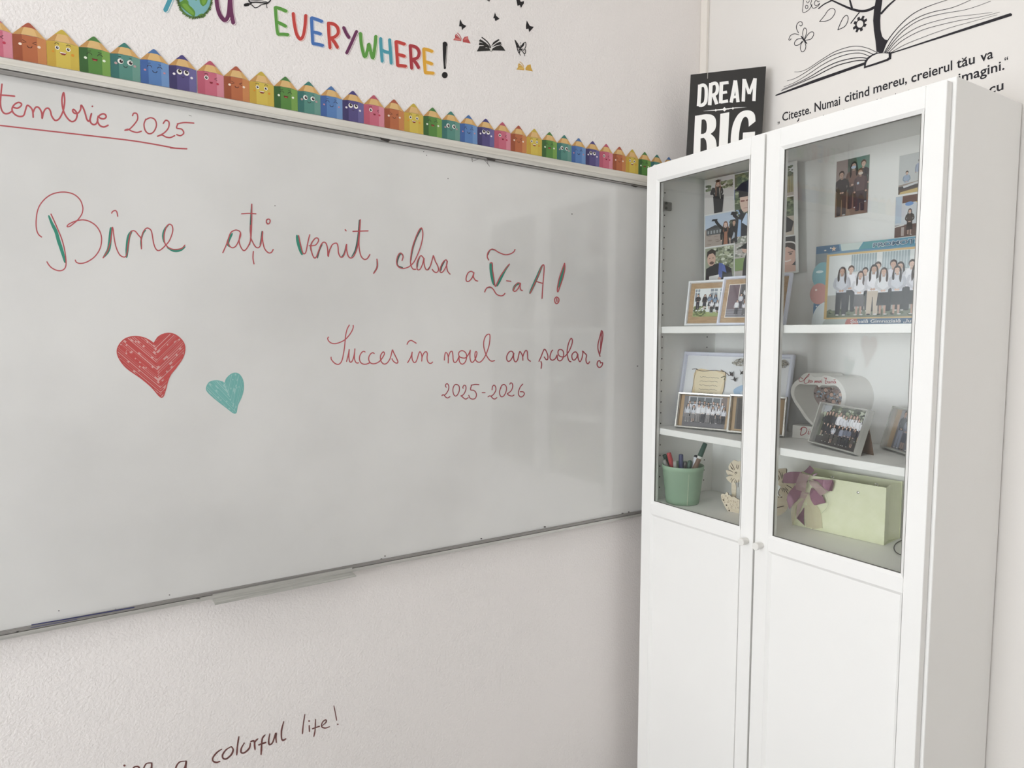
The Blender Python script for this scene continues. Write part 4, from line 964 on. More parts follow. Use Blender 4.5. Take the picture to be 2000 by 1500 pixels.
# class photo card with a blue balloon border
bd = thing_at('photo_card', 'printed class photo card with a blue balloon border, standing on the upper shelf at right', 'photo card', base_frame((.2165, -.3925, 1.5585), -84.5, 1.6))
s = Solid(); s.box((0, .0002, 0), (.297, .0022, .2030), mat('#7d9fb8', .4), 0); s.build('card', bd, world=False)
r = random.Random(31); p = face_print(.0000)
p.rect(0, 0, 297, 203, gloss('#6f96b4'))
p.poly([(0,203),(58,203),(62,186),(30,183),(0,184)], gloss('#4d7296')); p.poly([(62,203),(118,203),(108,186),(66,186)], gloss('#c9d6d2')); p.poly([(118,203),(297,203),(297,180),(106,184)], gloss('#4e93b0')); p.poly([(122,203),(175,203),(170,186),(108,186)], gloss('#5aa0a8'))
p.rect(0, 150, 32, 184, gloss('#8d979c')); p.ellipse(20, 128, 27, 34, gloss('#7fb9c4'), 28); p.ellipse(12, 138, 10, 3.4, gloss('#d8edee'), 12); p.ellipse(13, 82, 24, 27, gloss('#d79a94'), 28); p.ellipse(5, 92, 3, 3, gloss('#f6e6df'), 10)
p.rect(0, 0, 32, 55, gloss('#5e87ae')); p.poly([(0,0),(0,28),(14,52),(34,56),(34,0)], gloss('#dfe8ea'), 4); p.ellipse(60, 2, 34, 22, gloss('#c3cdca'), 28); p.ellipse(104, 4, 20, 18, gloss('#c26e68'), 24)
p.poly([(112,18),(297,18),(297,0),(118,0)], gloss('#4a7096')); p.ellipse(8, 50, 2, 2, gloss('#f2f4f6'), 8); p.ellipse(38, 196, 2, 2, gloss('#f2f4f6'), 8); p.ellipse(24, 191, 3, 1.6, gloss('#e6dcd0'), 8)
st = [(46 + (7 if k % 2 == 0 else 3) * math.cos(R(90 + 36 * k)), 193 + (7 if k % 2 == 0 else 3) * math.sin(R(90 + 36 * k))) for k in range(10)]; p.poly(st, gloss('#ecc9a8'))
p.rect(29, 16.5, 297, 180, gloss('#d9b778')); p.rect(36, 20, 297, 175, gloss('#e2e5e5'))
p.rect(92, 128, 152, 174, gloss('#9fb0b6')); p.rect(165, 128, 226, 174, gloss('#9fb0b6'))
for k in range(9): p.rect(95 + k * 6.3, 134, 97.4 + k * 6.3, 174, gloss('#c8d3d6')); p.rect(168 + k * 6.3, 134, 170.4 + k * 6.3, 174, gloss('#c8d3d6'))
p.rect(92, 128, 226, 132, gloss('#d8dada')); p.rect(278, 110, 297, 175, gloss('#9a6f58')); p.rect(36, 20, 297, 38, gloss('#7d8672')); p.rect(36, 38, 297, 76, gloss('#bcbcb6')); foliage(p, 36, 22, 297, 44, 70, ['#5f6b50', '#77836a', '#4e5945', '#8b9478'], 4, r)
for (x, hh, lg) in ((92, 112, 0), (128, 105, 0), (155, 116, 0), (192, 118, 0), (208, 112, 1), (232, 115, 0), (255, 117, 0), (272, 118, 1), (290, 112, 1)): person(p, x, 34, hh, r.choice(WT), '#3f4247', r, long=bool(lg))
for (x, hh, bt) in ((72, 108, '#4a4d52'), (116, 96, '#6b6a6c'), (148, 108, '#c7b9a6'), (172, 100, '#3b3e44'), (203, 102, '#43474c'), (243, 104, '#43474c')): person(p, x, 25, hh * 1.10, r.choice(WT), bt, r, long=True)
p.text('PROMOȚIA', 143, 186.5, 258, 188, 14, gloss('#e9eef2'), .055, down=False); p.text('PROMOȚIA', 144, 187, 257, 188.5, 13, gloss('#34607f'), .018, down=False)
p.text('Școală Gimnazială „Iu', 99, 6, 238, 6, 11, gloss('#f2f4f6'), .015, down=False)
for i in range(len(p.v)): p.v[i].x = min(p.v[i].x, .297)
set_props(p.build('print', bd, world=False), 'class photo with pupils in white shirts, balloons and the word PROMOȚIA')

# loose photographs on the back panel
BP = .2838
def wall_photo(label, yl, z0, w, h, draw, seed, roll=0.0):
    o = thing_at('photo_print', label, 'photo', base_frame((BP - .0012, yl, z0), -90, 0, roll), 'loose photo prints on the back panel')
    s = Solid(); s.box((0, 0, 0), (w, .0006, h), mat('#d9d8d4', .4)); s.build('sheet', o, world=False)
    p = face_print(0); draw(p, w * 1000, h * 1000, random.Random(seed))
    for v in p.v: v.x = min(max(v.x, .0006), w - .0006); v.z = min(max(v.z, .0006), h - .0006)
    p.build('image', o, world=False)
def ph_three(p, w, h, r):
    p.rect(0, 0, w, h, gloss('#7a6258')); p.rect(0, h * .45, w * .42, h, gloss('#a28f88')); p.rect(w * .36, h * .42, w, h, gloss('#5f6f62')); p.poly([(w * .6, h), (w, h), (w, h * .62), (w * .72, h * .7)], gloss('#6c9080')); p.rect(0, 0, w, h * .34, gloss('#866351')); p.poly([(w * .2, h * .34), (w * .3, h * .34), (w * .5, 0), (w * .1, 0)], gloss('#9a7660'))
    person(p, w * .82, h * .2, h * .72, '#4c4144', '#43383a', r, hair='#6b4634'); person(p, w * .54, h * .12, h * .80, '#7d5a50', '#3d3436', r, hair='#2e2624', long=True); person(p, w * .2, h * .02, h * .78, '#41393c', '#4c3e40', r, hair='#4a332c'); person(p, w * .76, h * .06, h * .72, '#6a5052', '#4a383a', r, hair='#6b4634')
    p.ellipse(w * .54, h * .835, w * .075, h * .028, gloss('#b9c8dc'), 12); p.ellipse(w * .76, h * .705, w * .07, h * .025, gloss('#d6cabc'), 12); p.rect(w * .66, h * .52, w * .72, h * .56, gloss('#b8c4d4'))
def ph_table(p, w, h, r):
    p.rect(0, 0, w, h, gloss('#cfd1d0')); p.rect(w * .42, h * .55, w, h, gloss('#86a599')); p.poly([(0, 0), (w, 0), (w, h * .36), (0, h * .22)], gloss('#6e5a4e')); p.poly([(w * .03, 0), (w * .5, 0), (w * .62, h * .14), (w * .05, h * .06)], gloss('#d3b46c')); p.poly([(0, h * .14), (w * .5, h * .2), (w, h * .3), (w, h * .36), (0, h * .24)], gloss('#a99a8c'))
    for (x, y, hh, c) in ((.78, .3, .62, '#8a6f66'), (.42, .22, .60, '#a8b4cf'), (.95, .2, .7, '#7c5650'), (.60, .22, .55, '#dccfd6'), (.17, .02, .55, '#9fb4cc'), (.8, .1, .52, '#805a4c')): person(p, w * x, h * y, h * hh, c, None, r)
    p.ellipse(w * .66, h * .47, w * .10, h * .07, gloss('#d9b84e'), 12); p.rect(0, h * .12, w, h * .2, gloss('#54504e')); p.poly([(w * .1, h * .2), (w * .45, h * .28), (w * .5, h * .24), (w * .12, h * .15)], gloss('#d8d9da'))
def ph_party(p, w, h, r):
    p.rect(0, 0, w, h, gloss('#d2d6dc')); p.rect(0, h * .35, w * .13, h, gloss('#b9cbdc')); p.rect(w * .14, h * .82, w * .5, h, gloss('#6b4336')); p.rect(w * .55, h * .8, w, h, gloss('#b3ada4')); p.rect(0, 0, w, h * .3, gloss('#6d5148')); p.ellipse(w * .28, h * .79, w * .085, h * .05, gloss('#5b8cd0'), 14); p.poly([(w * .4, h * .82), (w * .6, h * .82), (w * .52, h * .7)], gloss('#d9bc58')); p.rect(w * .6, h * .55, w, h * .75, gloss('#77685a'))
    person(p, w * .3, h * .04, h * .62, '#4a3b36', '#40332f', r, long=True); person(p, w * .62, h * .08, h * .56, '#b9bcc0', '#4c3a36', r); person(p, w * .85, h * .1, h * .56, '#8f8d8c', '#43332f', r)
    p.poly([(0, h * .28), (w * .2, h * .31), (w * .2, h * .28), (0, h * .25)], gloss('#e2e0dc')); p.rect(w * .14, h * .03, w * .2, h * .24, gloss('#b9aaa2'))
wall_photo('upright photo of pupils in dark clothes, alone on the back panel behind the right door', -.4008, 1.8392, .0877, .1430, ph_three, 5)
wall_photo('photo of children round a desk, the upper of two beside the right door stile', -.5615, 1.8700, .112, .0918, ph_table, 6)
wall_photo('photo of pupils at a party with a blue balloon, right below the desk photo', -.5568, 1.7685, .116, .0975, ph_party, 7)

# graduation collage, a curved sheet leaning in the left part
co = thing('photo_collage', 'tall collage sheet of graduation photos behind the door stiles on the upper shelf', 'collage', (.225, -.18, 1.69))
cTL, cTR, cBL, cBR = Vector((.205, -.030, 1.995)), Vector((.247, -.303, 2.000)), Vector((.202, -.040, 1.690)), Vector((.2451, -.320, 1.702))
def on_coll(x, y, h=0.0):
    q = cBL.lerp(cBR, x).lerp(cTL.lerp(cTR, x), y); return q + Vector((-.985, -.15, 0)) * h
s = Solid(); n = 16
vs = [on_coll(-.004 + 1.028 * i / n, yy, 0) for i in range(n + 1) for yy in (-.0, 1.0)]; vs += [v + Vector((.0008, 0, 0)) for v in vs]; k = 2 * (n + 1)
fs = [[2 * i, 2 * i + 1, 2 * i + 3, 2 * i + 2] for i in range(n)] + [[k + 2 * i, k + 2 * i + 2, k + 2 * i + 3, k + 2 * i + 1] for i in range(n)] + [[2 * i, 2 * i + 2, k + 2 * i + 2, k + 2 * i] for i in range(n)] + [[2 * i + 1, k + 2 * i + 1, k + 2 * i + 3, 2 * i + 3] for i in range(n)]
s.add(vs, fs, mat('#dcdcd8', .35)); s.build('sheet', co)
def cell(label, x0, y0, x1, y1, draw, seed):
    W_, H_ = 100, 100 * (y1 - y0) * .303 / ((x1 - x0) * .28)
    p = Print(lambda x, y, h: on_coll(x0 + (x1 - x0) * min(max(x, 0), W_) / W_, y0 + (y1 - y0) * min(max(y, 0), H_) / H_, h), eps=1.2e-5, h0=2.5e-4)
    p.clipw = W_
    draw(p, W_, H_, random.Random(seed)); set_props(p.build('photo', co), label)
FOL = ['#5c6a4a', '#78866080'[:7], '#4b573e', '#8c9a70', '#a7ae8c']
def slab(p, x0, y0, x1, y1, c, nx=6, ny=4):
    for i in range(nx):
        for j in range(ny): p.poly([(x0 + (x1 - x0) * i / nx, y0 + (y1 - y0) * j / ny), (x0 + (x1 - x0) * (i + 1) / nx, y0 + (y1 - y0) * j / ny), (x0 + (x1 - x0) * (i + 1) / nx, y0 + (y1 - y0) * (j + 1) / ny), (x0 + (x1 - x0) * i / nx, y0 + (y1 - y0) * (j + 1) / ny)], gloss(c)); p.h -= p.eps
    p.h += p.eps
def g1(p, w, h, r):
    slab(p, 0, 0, w, h, '#cfcbc6'); slab(p, 0, h * .68, w, h, '#d5d3d0'); foliage(p, 55, h * .66, w - 1, h * .9, 60, FOL, 6, r); foliage(p, 2, h * .66, 24, h * .86, 30, FOL, 5, r); p.poly([(0, h * .5), (w, h * .4), (w, h * .66), (0, h * .66)], gloss('#c0bbb5')); person(p, 47, -h * .05, h * .98, '#2b2a2c', '#2b2a2c', r, hair='#8b5f4c', long=True, cap=True); p.stroke([(30, h * .72), (24, h * .58), (34, h * .66)], 9, gloss('#2b2a2c')); p.poly([(34, 0), (62, 0), (68, h * .5), (30, h * .5)], gloss('#2b2a2c')); p.stroke([(52, h * .7), (56, h * .4)], 2, gloss('#b9b4a4')); p.stroke([(41, h * .7), (40, h * .5)], 3, gloss('#8b5f4c'))
def g2(p, w, h, r):
    slab(p, 0, 0, w, h, '#5d6d4e'); foliage(p, 0, h * .3, w, h, 120, FOL, 7, r); p.T = (-34, 0, 1); p.poly([(30, 0), (100, 0), (100, h * .32), (60, h * .38), (40, h * .26)], gloss('#2a2c36')); p.poly([(44, 0), (58, 0), (60, h * .26), (50, h * .28)], gloss('#8fb0d8')); p.poly([(62, h * .22), (80, h * .36), (96, h * .3), (86, h * .14)], gloss('#b4cbe6')); p.ellipse(76, h * .56, 21, h * .19, gloss('#dcb8a6'), 20); p.poly([(50, h * .62), (100, h * .62), (100, h * .72), (52, h * .72)], gloss('#26252c')); p.poly([(22, h * .74), (70, h * .70), (100, h * .74), (100, h * .88), (60, h * .84)], gloss('#24232a')); p.stroke([(60, h * .56), (72, h * .555)], 5, gloss('#8a4a44')); p.stroke([(80, h * .555), (94, h * .56)], 5, gloss('#8a4a44')); p.stroke([(70, h * .44), (84, h * .44)], 2, gloss('#a86a60')); p.rect(30, h * .6, 36, h * .76, gloss('#4a5a9a'))
def g3(p, w, h, r):
    slab(p, 0, 0, w, h, '#a99a8e'); slab(p, 0, h * .55, w, h, '#b4c6dc'); foliage(p, 60, h * .5, w - 2, h * .75, 40, ['#4f5548', '#636a58', '#3d4238'], 5, r); slab(p, 4, h * .36, 44, h * .56, '#55585a'); p.poly([(2, h * .56), (26, h * .66), (48, h * .56)], gloss('#4a4a4c'))
    for k in range(5): p.rect(7 + k * 7.4, h * .4, 11 + k * 7.4, h * .5, gloss('#9aa0a2'))
    for _ in range(24): a = r.uniform(2, 90); b = r.uniform(2, h * .33); p.stroke([(a, b), (a + 9, b + r.uniform(-1, 2))], .8, gloss('#7d6d60'), n=1)
    person(p, 52, -h * .35, h * 1.06, '#2b2a2c', '#2b2a2c', r, hair='#7d4f3c', long=True); person(p, 72, -h * .3, h * 1.02, '#2b2a2e', '#2b2a2e', r, hair='#3a2e2a'); p.poly([(47, 0), (57, 0), (56, h * .4), (49, h * .4)], gloss('#a5674a')); p.poly([(66, h * .12), (78, h * .2), (72, h * .36)], gloss('#a9b2c0')); p.stroke([(45, h * .5), (34, h * .66), (28, h * .78)], 6, gloss('#2b2a2c')); p.poly([(17, h * .8), (30, h * .78), (33, h * .84), (20, h * .86)], gloss('#26252a')); p.stroke([(80, h * .5), (82, h * .7), (72, h * .88)], 7, gloss('#2b2a2e')); p.poly([(64, h * .9), (78, h * .86), (80, h * .96), (67, h * .99)], gloss('#26252a'))
def g4(p, w, h, r):
    slab(p, 0, 0, w, h, '#9aa088'); foliage(p, 30, h * .35, w, h, 120, ['#8b9470', '#b9bf9c', '#6b7556', '#d6dac4', '#4d5540'], 6, r); p.poly([(2, 0), (98, 0), (92, h * .34), (60, h * .5), (32, h * .52), (4, h * .40)], gloss('#2c2b2e')); p.poly([(46, h * .08), (60, h * .08), (64, h * .5), (50, h * .54)], gloss('#4459a6')); p.poly([(60, h * .3), (76, h * .22), (70, h * .44), (62, h * .5)], gloss('#4c62b4')); p.ellipse(23, h * .67, 15, h * .2, gloss('#cfa48e'), 18); p.poly([(6, h * .7), (8, h * .9), (24, h * .97), (38, h * .9), (38, h * .74), (28, h * .84), (14, h * .82)], gloss('#352a26')); p.ellipse(24, h * .56, 8, h * .045, gloss('#5a4036'), 10); p.stroke([(20, h * .56), (28, h * .56)], 1.2, gloss('#9a6258'), n=1)
    for sx in (17, 29): p.ellipse(sx, h * .70, 2.2, h * .012, gloss('#3a2a26'), 8)
    p.poly([(14, 0), (48, 0), (50, h * .2), (15, h * .17)], gloss('#dcdcda')); p.ellipse(51, h * .08, 6, h * .05, gloss('#cfa48e'), 10)
def g5(p, w, h, r):
    slab(p, 0, 0, w, h, '#b9b2ac'); foliage(p, 0, h * .5, w, h, 90, ['#8b8f80', '#d3d2ca', '#6a6e60', '#4a4d44'], 6, r); slab(p, 0, h * .2, w * .6, h * .5, '#7f9a5a'); p.T = (-24, 0, 1); p.poly([(52, 0), (100, 0), (100, h * .6), (70, h * .64), (58, h * .4)], gloss('#2b2a2c')); p.ellipse(66, h * .70, 14, h * .09, gloss('#d0a894'), 14); p.poly([(40, h * .74), (70, h * .70), (98, h * .76), (72, h * .86)], gloss('#232226'))
def g6(p, w, h, r):
    slab(p, 0, 0, w, h, '#a8a27c'); slab(p, 0, h * .72, w, h, '#dcdcdc'); foliage(p, 60, h * .6, w, h * .95, 40, ['#6b7558', '#566048'], 6, r)
    for k in range(14): p.stroke([(4 + k * 7, h * .06), (5 + k * 7, h * .66)], 1.4, gloss('#7c7658'), n=1)
    p.rect(0, h * .60, w, h * .62, gloss('#7c7658')); slab(p, 0, 0, w, h * .1, '#b9b0a4')
def g7(p, w, h, r):
    slab(p, 0, 0, w, h, '#c2b4a2'); slab(p, 0, h * .5, w, h, '#6a745c'); foliage(p, 0, h * .52, w, h, 90, FOL, 7, r); p.T = (22, 0, 1); p.poly([(34, h * .06), (70, h * .1), (78, h * .34), (56, h * .5), (40, h * .4)], gloss('#29282b')); p.poly([(10, h * .3), (46, h * .28), (50, h * .44), (22, h * .46)], gloss('#c9b8ae')); p.ellipse(36, h * .53, 14, h * .06, gloss('#d4b0a0'), 12); p.rect(16, 0, 36, h * .14, gloss('#d8c0b4'))
def g8(p, w, h, r):
    slab(p, 0, 0, w, h, '#2e2d2f'); foliage(p, 10, h * .1, w, h * .9, 40, ['#343335', '#2a292b', '#3d3b3c'], 9, r); p.T = (24, 0, 1); p.ellipse(50, h * .45, 30, h * .30, gloss('#d3a794'), 22); p.poly([(16, h * .34), (14, h * .6), (28, h * .82), (52, h * .88), (78, h * .8), (86, h * .58), (82, h * .36), (76, h * .6), (52, h * .72), (26, h * .6)], gloss('#3b2d28')); p.stroke([(18, h * .68), (40, h * .84), (70, h * .82), (84, h * .66)], 4, gloss('#e6e0da')); p.poly([(6, 0), (94, 0), (84, h * .16), (60, h * .2), (40, h * .2), (16, h * .14)], gloss('#c99c88')); p.stroke([(38, h * .33), (50, h * .305), (62, h * .33)], 4, gloss('#eadcd4'))
    for sx in (38, 62): p.ellipse(sx, h * .5, 5, h * .018, gloss('#33261f'), 10); p.stroke([(sx - 7, h * .55), (sx + 7, h * .555)], 2, gloss('#40302a'), n=1)
cell('woman in a black gown and cap saluting', .004, .662, .345, .992, g1, 1)
cell('close-up of a graduate with glasses', .358, .40, .648, .992, g2, 2)
cell('two graduates waving their caps', .006, .348, .485, .650, g3, 3)
cell('young man holding a diploma', .012, .0, .347, .332, g4, 4)
cell('graduate on a garden path', .360, .0, .648, .392, g5, 5)
cell('railing by a lawn', .662, .70, .985, .985, g6, 6)
cell('graduate turned away in a park', .662, .345, .985, .688, g7, 7)
cell('smiling woman with a pale headband', .662, .015, .995, .333, g8, 8)
p = Print(on_coll, eps=1.2e-5, h0=9e-3 * .12)
p.poly([(.352, .655), (.49, .655), (.49, .502)], gloss('#2c3038')); p.poly([(.372, .655), (.40, .655), (.44, .575), (.425, .575)], gloss('#8fb0d8')); p.poly([(.352, .340), (.49, .340), (.49, .478)], gloss('#8f9384'))
for (x, y) in ((.45, .40), (.47, .43), (.44, .37), (.475, .39), (.46, .36)): p.ellipse(x, y, .013, .012, gloss('#d3d2ca'), 8)
wl = gloss('#dedede')
for q in ([(.0, .655), (.352, .657)], [(.352, .657), (.489, .50)], [(.352, .340), (.489, .48)], [(.0, .340), (.352, .340)], [(.352, .657), (.350, .995)], [(.352, .340), (.353, .0)]): p.stroke(q, .007, wl, n=1)
set_props(p.build('photo_border', co), 'white dividing lines between the photos')
# ------------------------------------------------------------------ middle shelf
PM = base_frame((.115, -.0215, 1.2645), -76.8, 12.3, -.4)
pf = frame('picture_frame', 'large white frame with a parchment scroll and birds, behind silver frames on the middle shelf', PM, .3298, .2231, .011, .013, LILACFR, GF, mat('#e6e8ea', .4))
r = random.Random(41); p = face_print(-.0056)
p.rect(11, 11, 318.8, 212.1, gloss('#e9eaec'))
p.poly([(128,62),(150,76),(175,82),(205,80),(240,84),(280,78),(300,60),(300,11),(118,11)], gloss('#8fae8a'), 4); p.poly([(170,118),(200,134),(240,130),(285,140),(300,118),(290,92),(220,92),(180,100)], gloss('#9cc0e2'), 4); p.poly([(190,112),(230,122),(270,118),(262,104),(210,100)], gloss('#c5dbee'), 4); p.poly([(240,128),(280,132),(285,114),(255,112)], gloss('#7fade0'), 4)
foliage(p, 132, 14, 296, 84, 120, ['#6f9a62', '#86ab74', '#5d8a5c', '#9dbd86', '#4f7850'], 8, r); foliage(p, 124, 12, 296, 38, 50, ['#a9c07a', '#93b070'], 8, r)
p.poly([(45,170),(100,168),(140,166),(139,110),(134,92),(118,84),(100,80),(60,76),(44,82),(42,120)], gloss('#e7cf9f'), 3); p.poly([(50,164),(132,160),(130,112),(124,98),(60,92),(50,110)], gloss('#f0dfb8'), 3); K = gloss('#4a3a2c')
p.stroke([(45,170),(70,166),(104,170),(140,166)], 1.6, K); p.stroke([(44,168),(42,120),(40,84)], 1.2, K); p.stroke([(139,166),(141,120),(134,94),(116,84),(100,80)], 1.8, K); p.stroke([(32,170),(46,172),(50,168)], 1.6, K); p.stroke([(124,172),(138,166),(150,158)], 2, K); p.stroke([(128,150),(140,154),(138,144)], 3, gloss('#6a6a4a'))
for k in range(5):
    y = 148 - k * 12; xx = 62; pts = []
    while xx < 122: pts.append((xx, y + r.uniform(-1.6, 1.6) + k * .2)); xx += r.uniform(2, 4)
    p.stroke(pts, .9, gloss('#6b5a48'), n=3)
p.poly([(36,92),(44,86),(58,90),(78,86),(70,74),(52,70),(40,74)], gloss('#c9a06c'), 4); p.poly([(52,92),(70,92),(76,84),(62,80)], gloss('#5c4a3c'), 4)
for q in ([(34,96),(40,74),(56,64)], [(78,66),(96,84),(102,100)], [(52,70),(84,62),(110,44)], [(70,66),(92,54),(116,38)], [(48,66),(46,52)], [(60,76),(96,90)]): p.stroke(q, 2, K)
for (x, y) in ((78,58), (70,50), (90,66), (56,78)): p.ellipse(x, y, 2.6, 2, gloss('#8a5a3a'), 8)
p.stroke([(28,30),(60,27),(118,26),(126,44)], 1.2, gloss('#6d6d6a'))
def gravel(x, y, rx, ry):
    for _ in range(130):
        a = r.uniform(0, 6.28); q = math.sqrt(r.random()); p.ellipse(x + rx * q * math.cos(a), y + ry * q * math.sin(a), r.uniform(1.2, 2.6), r.uniform(1, 2), gloss(r.choice(['#8c867a', '#a39c8c', '#6f6a60', '#b8b09c'])), 6)
gravel(182, 196, 27, 11); gravel(258, 192, 24, 11); gravel(300, 196, 16, 11)
for (x, y, a, sc) in ((160,160,.9,12), (172,146,.5,11), (190,166,-.5,10), (210,174,.5,6), (224,166,.6,6), (238,160,.2,6), (246,152,-.4,4), (250,144,.2,4), (256,140,.5,4), (262,148,.9,4)):
    ca, sa = math.cos(a), math.sin(a); T = lambda u, v: (x + (u * ca - v * sa) * sc, y + (u * sa + v * ca) * sc)
    p.poly([T(-1.1, .5), T(-.3, .15), T(.2, .9), T(.3, .1), T(1.1, .1), T(.4, -.15), T(-.1, -.7), T(-.3, -.1)], gloss('#3b3836'))
set_props(p.build('artwork', pf, world=False), 'card with a parchment verse, flying birds and a green hill under a blue sky')

def silver(label, M, w, h, draw, seed, mount=None, border=.0065, depth=.014, stand=13, leg=(.40, .60)):
    f = frame('picture_frame', label, M, w, h, border, depth, SILVER, GF, mount, stand, round_=True, leg=leg)
    p = face_print(-.0060 if mount else -.0012); draw(p, w * 1000, h * 1000, random.Random(seed)); p.build('photo', f, world=False); return f
WOODC = noisy('wood_photo_margin', '#b08f66', '#bf9f76', 40, rough=.5, spec=.3, stretch=(1, 1, .2))
def ph_row(p, w, h, r):
    p.rect(7, 7, w - 7, h - 7, gloss('#b6946a')); p.rect(17, 7, w - 15, h - 8, gloss('#868486')); p.rect(17, 7, w - 15, 34, gloss('#747276')); p.poly([(112, 40), (w - 15, 40), (w - 15, h - 8), (118, h - 8)], gloss('#7d6c68'))
    for k in range(4): x = 34 + k * 23; p.rect(x, 56, x + 20, 92, gloss('#6c7278')); p.rect(x + 20, 40, x + 23, 94, gloss('#c9cace')); p.rect(x, 76, x + 20, 78, gloss('#c9cace'))
    p.rect(30, 92, 130, 95, gloss('#c9cace')); p.rect(30, 42, 34, 94, gloss('#d3d4d8'))
    crowd(p, 28, 140, 34, 46, 8, WT, ['#3d3d42', '#5f6266'], r, 1, 0, .8); crowd(p, 24, 146, 20, 50, 8, WT, ['#3a3a40', '#8a8788', '#54545a'], r, 1, 0, .8)
silver('silver frame with a row of pupils in white, leftmost on the middle shelf', base_frame((.0735, -.0605, 1.2645), -70, 13.7), .158, .1035, ph_row, 51)
def ph_dim(p, w, h, r):
    p.rect(7, 7, w - 7, h - 7, gloss('#b08e62')); p.rect(17, 12, w - 24, h - 8, gloss('#5f5a58')); p.rect(22, 12, 34, h - 8, gloss('#423c3a')); p.rect(40, 12, 46, h - 8, gloss('#7d766f')); crowd(p, 52, w - 28, 16, 62, 6, ['#8b8b90', '#a2a2a8', '#54525a'], ['#3c3a3e'], r, 1)
silver('silver frame with a dim photo, mostly hidden behind the door stiles, middle shelf', base_frame((.1170, -.2120, 1.2645), -67, 12.9), .151, .1070, ph_dim, 52)
def ph_park(p, w, h, r):
    p.rect(6, 6, w - 6, h - 6, gloss('#5e6150')); foliage(p, 6, h * .55, w - 6, h - 6, 130, ['#7c8462', '#99a37c', '#4f5842', '#b9bfa4', '#3f4538'], 6, r); p.rect(6, 6, w - 6, 24, gloss('#4d4a48')); p.rect(6, h - 22, 32, h - 6, gloss('#b9bcc0'))
    crowd(p, 16, 70, 26, 62, 5, ['#2e2f34', '#3c3f46', '#2a2b30'], ['#2b2b30'], r, 1); crowd(p, 66, w - 12, 28, 58, 8, WT, ['#3a3a40', '#4b4b52'], r, 1, 0, .6); crowd(p, 30, w - 26, 12, 44, 8, ['#6d7286', '#585c72', '#8f94aa', '#3a3a42', '#d0d2dc'], ['#3a3a40', '#55504e'], r, 1, 0, .5)
silver('silver frame with a large park group, tilted back before the white heart stand', base_frame((.1425, -.4545, 1.2648), -111.4, 17, -.6), .170, .1060, ph_park, 53, depth=.018, border=.006, stand=26, leg=(.60, .98))
def ph_pair(p, w, h, r):
    p.rect(6, 6, w - 6, h - 6, gloss('#b7946a')); p.rect(26, 6, w - 6, h - 6, gloss('#7d7a7c')); p.rect(26, 60, w - 6, h - 6, gloss('#a3a0a0')); person(p, 44, 8, 88, '#4a4c56', '#8e93a8', r); person(p, 66, 8, 80, '#8f95a8', '#565a6a', r, long=True); person(p, 92, 8, 86, '#55575f', '#6c7084', r); person(p, 116, 8, 84, '#d6d7dc', '#4a4c56', r)
silver('silver frame half hidden by the right door stile on the middle shelf', base_frame((.2316, -.5837, 1.2648), -123.7, 15.2), .150, .1028, ph_pair, 54, stand=14)

# heart-shaped photo stand
HM = base_frame((.192, -.3605, 1.2642), -76.3, 0)
hs = thing_at('heart_photo_stand', 'white heart-shaped photo stand with red script lettering, between the silver frames on the middle shelf', 'photo stand', HM)
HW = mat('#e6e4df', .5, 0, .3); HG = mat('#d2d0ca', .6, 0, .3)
hn = (HM.to_3x3() @ Vector((0, -1, 0)))
s = Solid(); s.box((0, .0, 0), (.155, .045, .0335), HW, .001); s.build('base', hs, world=False)
ON_H = on_plane(HM.translation - hn * .004, hn)
Z6 = lambda q: (1500 + q[0] / 6.667, 700 + q[1] / 6.667)
outer = spline([(615,905),(500,800),(410,670),(335,560),(298,455),(305,375),(345,310),(400,270),(440,225),(490,192),(530,190),(565,220),(600,245),(650,238),(700,240),(730,222),(770,226),(820,238),(880,262),(945,320),(990,395),(1015,480),(1008,560),(975,650),(900,750),(800,840),(700,905),(655,930)], 3, True)
inner = spline([(648,880),(560,815),(480,710),(405,600),(355,520),(342,440),(362,375),(410,335),(470,338),(560,342),(640,345),(660,378),(700,348),(790,355),(870,352),(915,378),(950,435),(962,500),(950,580),(900,665),(820,760),(730,830)], 3, True)
from bisect import bisect_left
def resample(poly, n, start):
    P = [Vector(q) for q in poly]; k0 = min(range(len(P)), key=lambda i: (P[i] - Vector(start)).length); P = P[k0:] + P[:k0]; P.append(P[0])
    L = [0]
    for i in range(1, len(P)): L.append(L[-1] + (P[i] - P[i - 1]).length)
    out = []
    for k in range(n):
        t = L[-1] * k / n; i = max(1, bisect_left(L, t)); f = (t - L[i - 1]) / max(1e-9, L[i] - L[i - 1]); out.append(tuple(P[i - 1].lerp(P[i], f)))
    return out
NO = 96
def area(q): return sum(q[i][0] * q[(i + 1) % len(q)][1] - q[(i + 1) % len(q)][0] * q[i][1] for i in range(len(q)))
if area(outer) * area(inner) < 0: inner = inner[::-1]
ro = resample(outer, NO, (630, 915)); ri = resample(inner, NO, (648, 880))
back = Vector((.068, -.046, 0))      # the heart is a slanted tube
def onh(q, d=0.0, h=0.0): a = Z6(q); return ON_H(a[0], a[1], h) + back * d
s = Solid()
vo = [onh(q) for q in ro]; vi = [onh(q) for q in ri]; vo1 = [onh(q, 1) for q in ro]; vi1 = [onh(q, .62) for q in ri]
vs = vo + vi + vo1 + vi1; f_front = []; f_out = []; f_in = []
for k in range(NO):
    k2 = (k + 1) % NO; f_front.append([k, k2, NO + k2, NO + k]); f_out.append([k, 2 * NO + k, 2 * NO + k2, k2]); f_in.append([NO + k, NO + k2, 3 * NO + k2, 3 * NO + k])
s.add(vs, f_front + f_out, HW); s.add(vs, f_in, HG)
tri = tessellate_polygon([[Vector((q[0], q[1], 0)) for q in ro]]); s.add(vo1, [list(t) for t in tri], HW)
s.build('heart_shell', hs)
